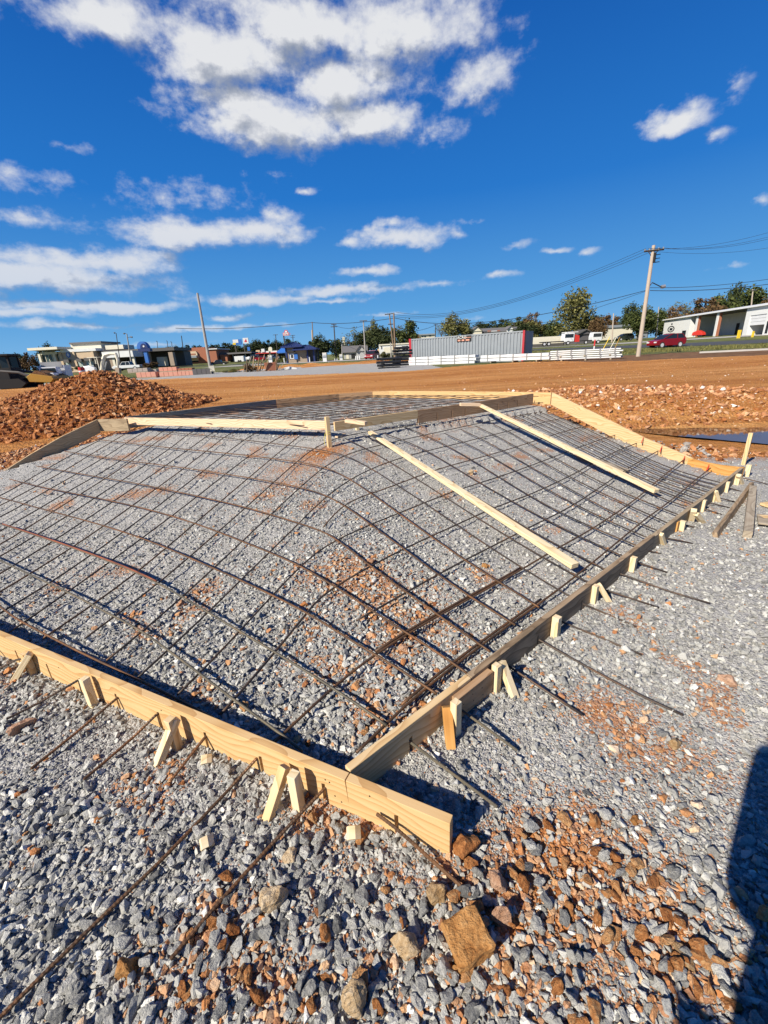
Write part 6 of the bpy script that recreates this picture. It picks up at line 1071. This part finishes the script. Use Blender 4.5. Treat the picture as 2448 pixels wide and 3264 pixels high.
def crown_mesh(seed, n, shape, lsz):
    r = random.Random(seed); vs = []; fs = []; lobes = []
    if shape == 'column': lobes = [(Vector((r.uniform(-.25, .25), r.uniform(-.25, .25), z)), r.uniform(.18, .27) * (1.15 - .55 * abs(z - .45))) for z in np.linspace(.12, .9, 26)]
    elif shape == 'round': lobes = [(Vector((d.x * .3, d.y * .3, .55 + d.z * .32)), r.uniform(.14, .24)) for d in [Vector((r.gauss(0, 1), r.gauss(0, 1), r.gauss(0, 1))).normalized() * r.uniform(.5, 1.05) for _ in range(24)]]
    elif shape == 'wide': lobes = [(Vector((d.x * .36, d.y * .36, .5 + d.z * .38)), r.uniform(.09, .2)) for d in [Vector((r.gauss(0, 1), r.gauss(0, 1), r.gauss(0, .8))).normalized() * r.uniform(.4, 1.1) for _ in range(26)]]
    else: lobes = [(Vector((d.x * .36, d.y * .36, .52 + d.z * .42)), r.uniform(.08, .14)) for d in [Vector((r.gauss(0, 1), r.gauss(0, 1), r.gauss(0, 1))).normalized() * r.uniform(.6, 1.1) for _ in range(30)]]
    for k in range(n):
        c, R_ = lobes[k % len(lobes)]; d = Vector((r.gauss(0, 1), r.gauss(0, 1), r.gauss(0, 1))).normalized() * R_ * (r.random() ** .4) * r.uniform(.8, 1.15); p = c + d; a = Vector((r.gauss(0, 1), r.gauss(0, 1), r.gauss(0, 1))).normalized(); b = a.orthogonal().normalized(); c2 = a.cross(b); s = lsz * r.uniform(.6, 1.4); o = len(vs)
        vs += [p + b * s, p + c2 * s * .7, p - b * s, p - c2 * s * .7]; fs.append((o, o + 1, o + 2, o + 3))
    me = bpy.data.meshes.new('crown'); me.from_pydata([tuple(v) for v in vs], [], fs); me.materials.append(M['leaf_green']); return me
def trunk_mesh(seed, bare=False):
    r = random.Random(seed); b = MB(); b.tube([(0, 0, -.05), (.01, 0, .2), (0, .01, .5)], [.035, .028, .018], 7)
    def br(p, d, L, rad, dep):
        q = p + d * L; b.tube([p, (p + q) / 2 + Vector((r.gauss(0, .01), r.gauss(0, .01), 0)), q], [rad, rad * .8, rad * .55], 5)
        if dep:
            for _ in range(3 if bare else 2): e = (d + Vector((r.gauss(0, .5), r.gauss(0, .5), r.gauss(.1, .3)))).normalized(); br(q, e, L * r.uniform(.6, .8), rad * .55, dep - 1)
    for k in range(6 if bare else 5): a = k * 1.15 + r.random(); br(Vector((0, 0, r.uniform(.2, .48))), Vector((math.cos(a) * .8, math.sin(a) * .8, r.uniform(.5, 1.1))).normalized(), r.uniform(.15, .24), .014, 3 if bare else 1)
    me = bpy.data.meshes.new('trunk'); me.from_pydata(b.v, [], b.f); me.materials.append(M['bark']); return me
CR = {k: [crown_mesh(s, n, k, l) for s in range(3)] for k, n, l in (('column', 5200, .022), ('round', 3200, .026), ('wide', 3000, .026), ('sparse', 700, .018))}; TR = [trunk_mesh(s) for s in range(3)]; TB = [trunk_mesh(s + 9, True) for s in range(2)]
TN = 0
def tree(lab, px, top, base, w, Y, shape='round', leaf='leaf_green', bare=False, name='tree', cat='tree', group='trees behind the site'):
    global TN; TN += 1; p = aty(px, base, Y); h = aty(px, top, Y).z - p.z; W = w * Y / 1448 * 1.32; h *= 1.06
    root = thing(name, lab, cat, p, TN * 1.3, group); t = obj('trunk', (TB if bare else TR)[TN % 2], None, root); t.scale = (W * .9, W * .9, h) if bare else (W * .6, W * .6, h); c = obj('crown', CR[shape][TN % 3], None, root); c.scale = (W, W, h); c.material_slots[0].link = 'OBJECT'; c.material_slots[0].material = M[leaf]
TREES = [('tall bushy column shaped green tree right of the container', 1832, 940, 1092, 122, 135, 'column', 'leaf_olive'), ('dark green tree at the right shoulder of the tall column tree', 1878, 1008, 1092, 70, 140, 'round', 'leaf_green'), ('rusty tree between the column tree and the garage', 1900, 1012, 1094, 60, 128, 'round', 'leaf_rust'), ('big green tree just left of the tall leaning pole', 2030, 978, 1086, 92, 118, 'round', 'leaf_green'), ('dark rounded treetop behind the tall leaning pole', 2000, 972, 1080, 60, 160, 'round', 'leaf_dark'), ('green tree just right of the tall leaning pole', 2088, 985, 1082, 55, 124, 'round', 'leaf_green'), ('brown autumn tree left of the workshop', 2140, 975, 1076, 75, 140, 'wide', 'leaf_rust'), ('bare pale tree over the left end of the workshop', 2160, 962, 1076, 80, 145, 'sparse', 'leaf_olive', True), ('bare tree with thin leaves behind the workshop roof', 2190, 965, 1072, 60, 150, 'sparse', 'leaf_rust', True), ('dull brown tree mass behind the workshop roof', 2245, 945, 1072, 110, 140, 'wide', 'leaf_rust'), ('broad dark green tree on the hill behind the workshop', 2330, 915, 1068, 130, 150, 'wide', 'leaf_green'), ('dark green tree with a pointed top behind the workshop', 2320, 905, 1068, 60, 160, 'round', 'leaf_dark'), ('dark tree right of the pale pole behind the workshop', 2440, 905, 1066, 100, 150, 'wide', 'leaf_green'), ('rust brown tree at the right edge over the workshop roof', 2440, 950, 1066, 70, 130, 'round', 'leaf_rust'), ('low green tree behind the workshop, left of the pointed one', 2275, 955, 1070, 80, 170, 'wide', 'leaf_dark'),
    ('round olive tree over the left half of the container', 1452, 1003, 1098, 82, 120, 'round', 'leaf_olive'), ('thin bare tree at the left of the round olive tree', 1408, 1022, 1098, 40, 125, 'sparse', 'leaf_olive', True), ('small dark tree at the right of the round olive tree', 1487, 1024, 1096, 36, 125, 'round', 'leaf_dark'), ('dark round tree behind the ranch house gable', 1525, 1026, 1076, 50, 230, 'round', 'leaf_dark'), ('dark wide tree behind the ranch house, first from the left', 1590, 1018, 1074, 70, 240, 'wide', 'leaf_dark'), ('green wide tree behind the ranch house, second from the left', 1640, 1010, 1074, 80, 230, 'wide', 'leaf_green'), ('reddish autumn tree at the right end of the ranch house', 1690, 996, 1082, 60, 170, 'wide', 'leaf_rust'), ('olive tree between the reddish tree and the column tree', 1712, 1020, 1086, 70, 160, 'wide', 'leaf_olive'), ('green tree just left of the column tree', 1765, 1022, 1090, 66, 150, 'round', 'leaf_green'), ('dark tree filling the gap right of the container', 1675, 1030, 1088, 70, 140, 'round', 'leaf_dark'),
    ('wide half bare tree behind the white flat building', 1288, 1018, 1126, 84, 125, 'wide', 'leaf_green', True), ('dark bushy tree left of the two brown poles', 1215, 1040, 1132, 90, 122, 'round', 'leaf_dark'), ('tall grey leafed tree standing above the dark trees by the grey pole', 1190, 1022, 1132, 44, 130, 'round', 'leaf_olive', True), ('dark bushy tree right of the grey pole', 1165, 1062, 1136, 80, 126, 'round', 'leaf_dark'), ('bare branching tree left of the grey pole', 1130, 1045, 1136, 90, 140, 'sparse', 'leaf_olive', True), ('dense black green tree right of the kiosk', 1032, 1070, 1150, 80, 104, 'round', 'leaf_dark'), ('dark brushy tree between the kiosk and the black pole', 1012, 1085, 1150, 55, 108, 'wide', 'leaf_dark'), ('dark low tree behind the old house', 1085, 1080, 1146, 60, 150, 'round', 'leaf_dark'), ('dark tree behind the old house roof', 1120, 1085, 1140, 60, 160, 'wide', 'leaf_dark')]
for k, (x, top, w) in enumerate(((715, 1092, 60), (745, 1098, 60), (800, 1094, 60), (835, 1084, 56), (865, 1082, 50), (893, 1086, 50), (915, 1078, 44), (950, 1088, 60), (985, 1086, 50), (815, 1100, 70), (880, 1100, 80), (770, 1104, 60))): TREES.append(('dark pine like tree in the far row behind the stores, %s from the left' % ORD[k], x, top, 1142, w, 270, 'round' if k % 2 else 'wide', 'leaf_dark'))
for k, (x, top, w) in enumerate(((575, 1100, 60), (615, 1098, 60), (640, 1098, 50), (670, 1098, 60), (540, 1104, 60), (500, 1108, 50))): TREES.append(('dark tree in the row above the brick store, %s along' % ORD[k], x, top, 1156, w, 260, 'wide', 'leaf_dark'))
for k, (x, top, base, w, Y, lf) in enumerate(((1560, 1030, 1076, 70, 250, 'leaf_dark'), (1665, 1014, 1080, 60, 230, 'leaf_green'), (1740, 1034, 1086, 60, 200, 'leaf_dark'), (1935, 1000, 1084, 70, 180, 'leaf_rust'), (1965, 1008, 1082, 60, 190, 'leaf_green'), (2062, 996, 1080, 60, 170, 'leaf_green'), (2120, 1000, 1078, 60, 175, 'leaf_dark'), (2200, 972, 1072, 80, 175, 'leaf_green'), (2250, 952, 1070, 80, 180, 'leaf_rust'), (2290, 938, 1068, 90, 185, 'leaf_green'), (2370, 925, 1066, 90, 190, 'leaf_green'), (2410, 930, 1064, 80, 190, 'leaf_dark'), (1240, 1052, 1128, 60, 150, 'leaf_green'), (1320, 1046, 1120, 50, 150, 'leaf_olive'))): TREES.append(('tree filling the wooded skyline right of centre, %s from the left' % ORD[k] if x > 1400 else 'tree behind the white flat building, %s of two' % ('left' if x < 1300 else 'right'), x, top, base, w, Y, 'wide', lf))
TREES += [('dark round tree rising behind the bank lobby roof', 167, 1096, 1186, 52, 180, 'round', 'leaf_dark'), ('dark green tree mass at the far left', 40, 1126, 1196, 70, 150, 'wide', 'leaf_dark'), ('rusty brown tree left of the bank', 100, 1122, 1192, 62, 140, 'wide', 'leaf_rust'), ('green tree behind the loader cab at the left edge', 5, 1134, 1200, 60, 150, 'round', 'leaf_dark'), ('dark tree between the rusty tree and the bank', 70, 1128, 1194, 50, 170, 'round', 'leaf_green')]
for t in TREES: tree(*t)
for k, (x, y0, y1, w, Y, lf, lab) in enumerate(((878, 1140, 1160, 32, 92, 'leaf_olive', 'yellow green bush left of the kiosk, left of two'), (905, 1134, 1158, 22, 93, 'leaf_olive', 'yellow green bush left of the kiosk, right of two'), (478, 1154, 1176, 50, 100, 'leaf_rust', 'dark brown bush by the blue dome sign'), (198, 1160, 1184, 20, 120, 'leaf_green', 'green bush at the left of the bank windows'), (250, 1166, 1182, 22, 120, 'leaf_green', 'green bush under the bank windows'), (228, 1170, 1184, 16, 120, 'leaf_olive', 'small bush under the first bank window'), (270, 1166, 1180, 14, 120, 'leaf_dark', 'small dark bush under the bank windows'), (1232, 1120, 1142, 40, 84, 'leaf_olive', 'low brushy weeds at the foot of the brown poles'), (740, 1176, 1196, 50, 52, 'leaf_olive', 'weeds behind the plastic chair'), (800, 1156, 1190, 44, 51, 'leaf_rust', 'dry brush standing in the debris heap'))): tree(lab, x, y0, y1, w, Y, 'wide', lf, name='bush', cat='bush', group='bushes')
# weeds along the road edge
def weeds():
    vs = []; fs = []; n = 9000; x = RNG.uniform(14, 75, n); y = np.interp(x, [14, 22, 37, 60, 75], [62, 58, 50, 44, 40]) + RNG.normal(0, 4., n)
    for a, b in zip(x, y):
        z = tz(a, b); h = random.uniform(.1, .32); t = random.uniform(0, 6.28); c, s = math.cos(t) * .07, math.sin(t) * .07; o = len(vs); vs += [(a - c, b - s, z), (a + c, b + s, z), (a + random.gauss(0, .08), b, z + h)]; fs.append((o, o + 1, o + 2))
    tag(MB().add(vs, fs).build('roadside_weeds', M['leaf_olive']), 'ragged green weeds along the near edge of the road', kind='stuff')
weeds()
kb = MB(); tag(beam('kerb_slab', aty(2235, 1123, 35), aty(2470, 1112, 31), .5, .12, 'old', 'pale concrete strip lying at the edge of the brown dirt', 'concrete strip'), None); bpy.data.objects['kerb_slab'].data.materials[0] = M['concrete']

# ---------------------------------------------------------------- the photographer, whose shadow falls along the right edge
def person():
    ox, oy = -.062, -.478; f = Vector((math.sin(.1), math.cos(.1), 0)); s = Vector((f.y, -f.x, 0)); P = lambda a, b, z: Vector((ox, oy, 0)) + s * a + f * b + Vector((0, 0, z))
    def skin(name, pts, edges, rad, m, parent=None, sub=2):
        me = bpy.data.meshes.new(name); me.from_pydata([tuple(p) for p in pts], edges, []); o = obj(name, me, M[m], parent); sk = o.modifiers.new('skin', 'SKIN'); sk.use_smooth_shade = True
        for v, r in zip(me.skin_vertices[0].data, rad): v.radius = (r, r) if not isinstance(r, tuple) else r
        me.skin_vertices[0].data[0].use_root = True; ss_ = o.modifiers.new('sub', 'SUBSURF'); ss_.levels = sub; ss_.render_levels = sub; return o
    paint('skin', (.45, .28, .2), .5); paint('denim', (.05, .07, .12), .8); paint('work_shirt', (.12, .13, .15), .85); paint('boot', (.12, .07, .04), .7)
    pts = [P(0, 0, .98), P(0, .02, 1.2), P(0, .02, 1.42), P(0, .03, 1.56), P(0, .06, 1.68), P(0, .06, 1.80), P(-.11, 0, .92), P(-.13, .02, .5), P(-.14, -.02, .09), P(-.14, .14, .05), P(.11, 0, .92), P(.13, .02, .5), P(.14, -.02, .09), P(.14, .14, .05), P(-.2, .02, 1.47), P(-.17, .2, 1.32), P(-.08, .38, 1.66), P(-.06, .41, 1.74), P(.2, .02, 1.47), P(.21, .2, 1.32), P(.08, .38, 1.66), P(.06, .41, 1.74)]
    ed = [(0, 1), (1, 2), (2, 3), (3, 4), (4, 5), (0, 6), (6, 7), (7, 8), (8, 9), (0, 10), (10, 11), (11, 12), (12, 13), (2, 14), (14, 15), (15, 16), (16, 17), (2, 18), (18, 19), (19, 20), (20, 21)]
    rad = [.2, .2, .21, .07, .1, .09, .12, .085, .06, .05, .12, .085, .06, .05, .11, .075, .05, .04, .11, .075, .05, .04]
    b = skin('person', pts, ed, rad, 'work_shirt'); tag(b, 'person standing and holding a phone up in both hands', 'person')
    skin('trousers', [pts[0], pts[6], pts[7], P(-.14, 0, .12), pts[10], pts[11], P(.14, 0, .12)], [(0, 1), (1, 2), (2, 3), (0, 4), (4, 5), (5, 6)], [.21, .145, .105, .09, .145, .105, .09], 'denim', b)
    skin('head', [P(0, .05, 1.66), P(0, .06, 1.74), P(0, .06, 1.84)], [(0, 1), (1, 2)], [.075, .105, .085], 'skin', b); skin('cap', [P(0, .05, 1.83), P(0, .06, 1.88), P(0, .2, 1.85)], [(0, 1), (0, 2)], [.11, .07, (.08, .015)], 'denim', b)
    for k in (-1, 1):
        for j in range(4): skin('finger', [P(k * .055, .41, 1.735 + .015 * j), P(k * .04, .435, 1.745 + .016 * j), P(k * .02, .44, 1.745 + .016 * j)], [(0, 1), (1, 2)], [.009, .0085, .007], 'skin', b, 1)
        skin('thumb', [P(k * .06, .4, 1.74), P(k * .05, .425, 1.8), P(k * .025, .425, 1.81)], [(0, 1), (1, 2)], [.011, .0095, .008], 'skin', b, 1)
        skin('boot', [P(k * .14, -.04, .06), P(k * .14, .1, .05), P(k * .14, .2, .045)], [(0, 1), (1, 2)], [.055, .05, .045], 'boot', b)
    ph = thing('phone', 'dark phone held up in the person hands', 'phone', P(0, .425, 1.78), -.1); MB().b2(-.037, .037, -.0045, .0045, -.075, .075).build('phone_body', M['dark'], ph, bevel=.003)
person()
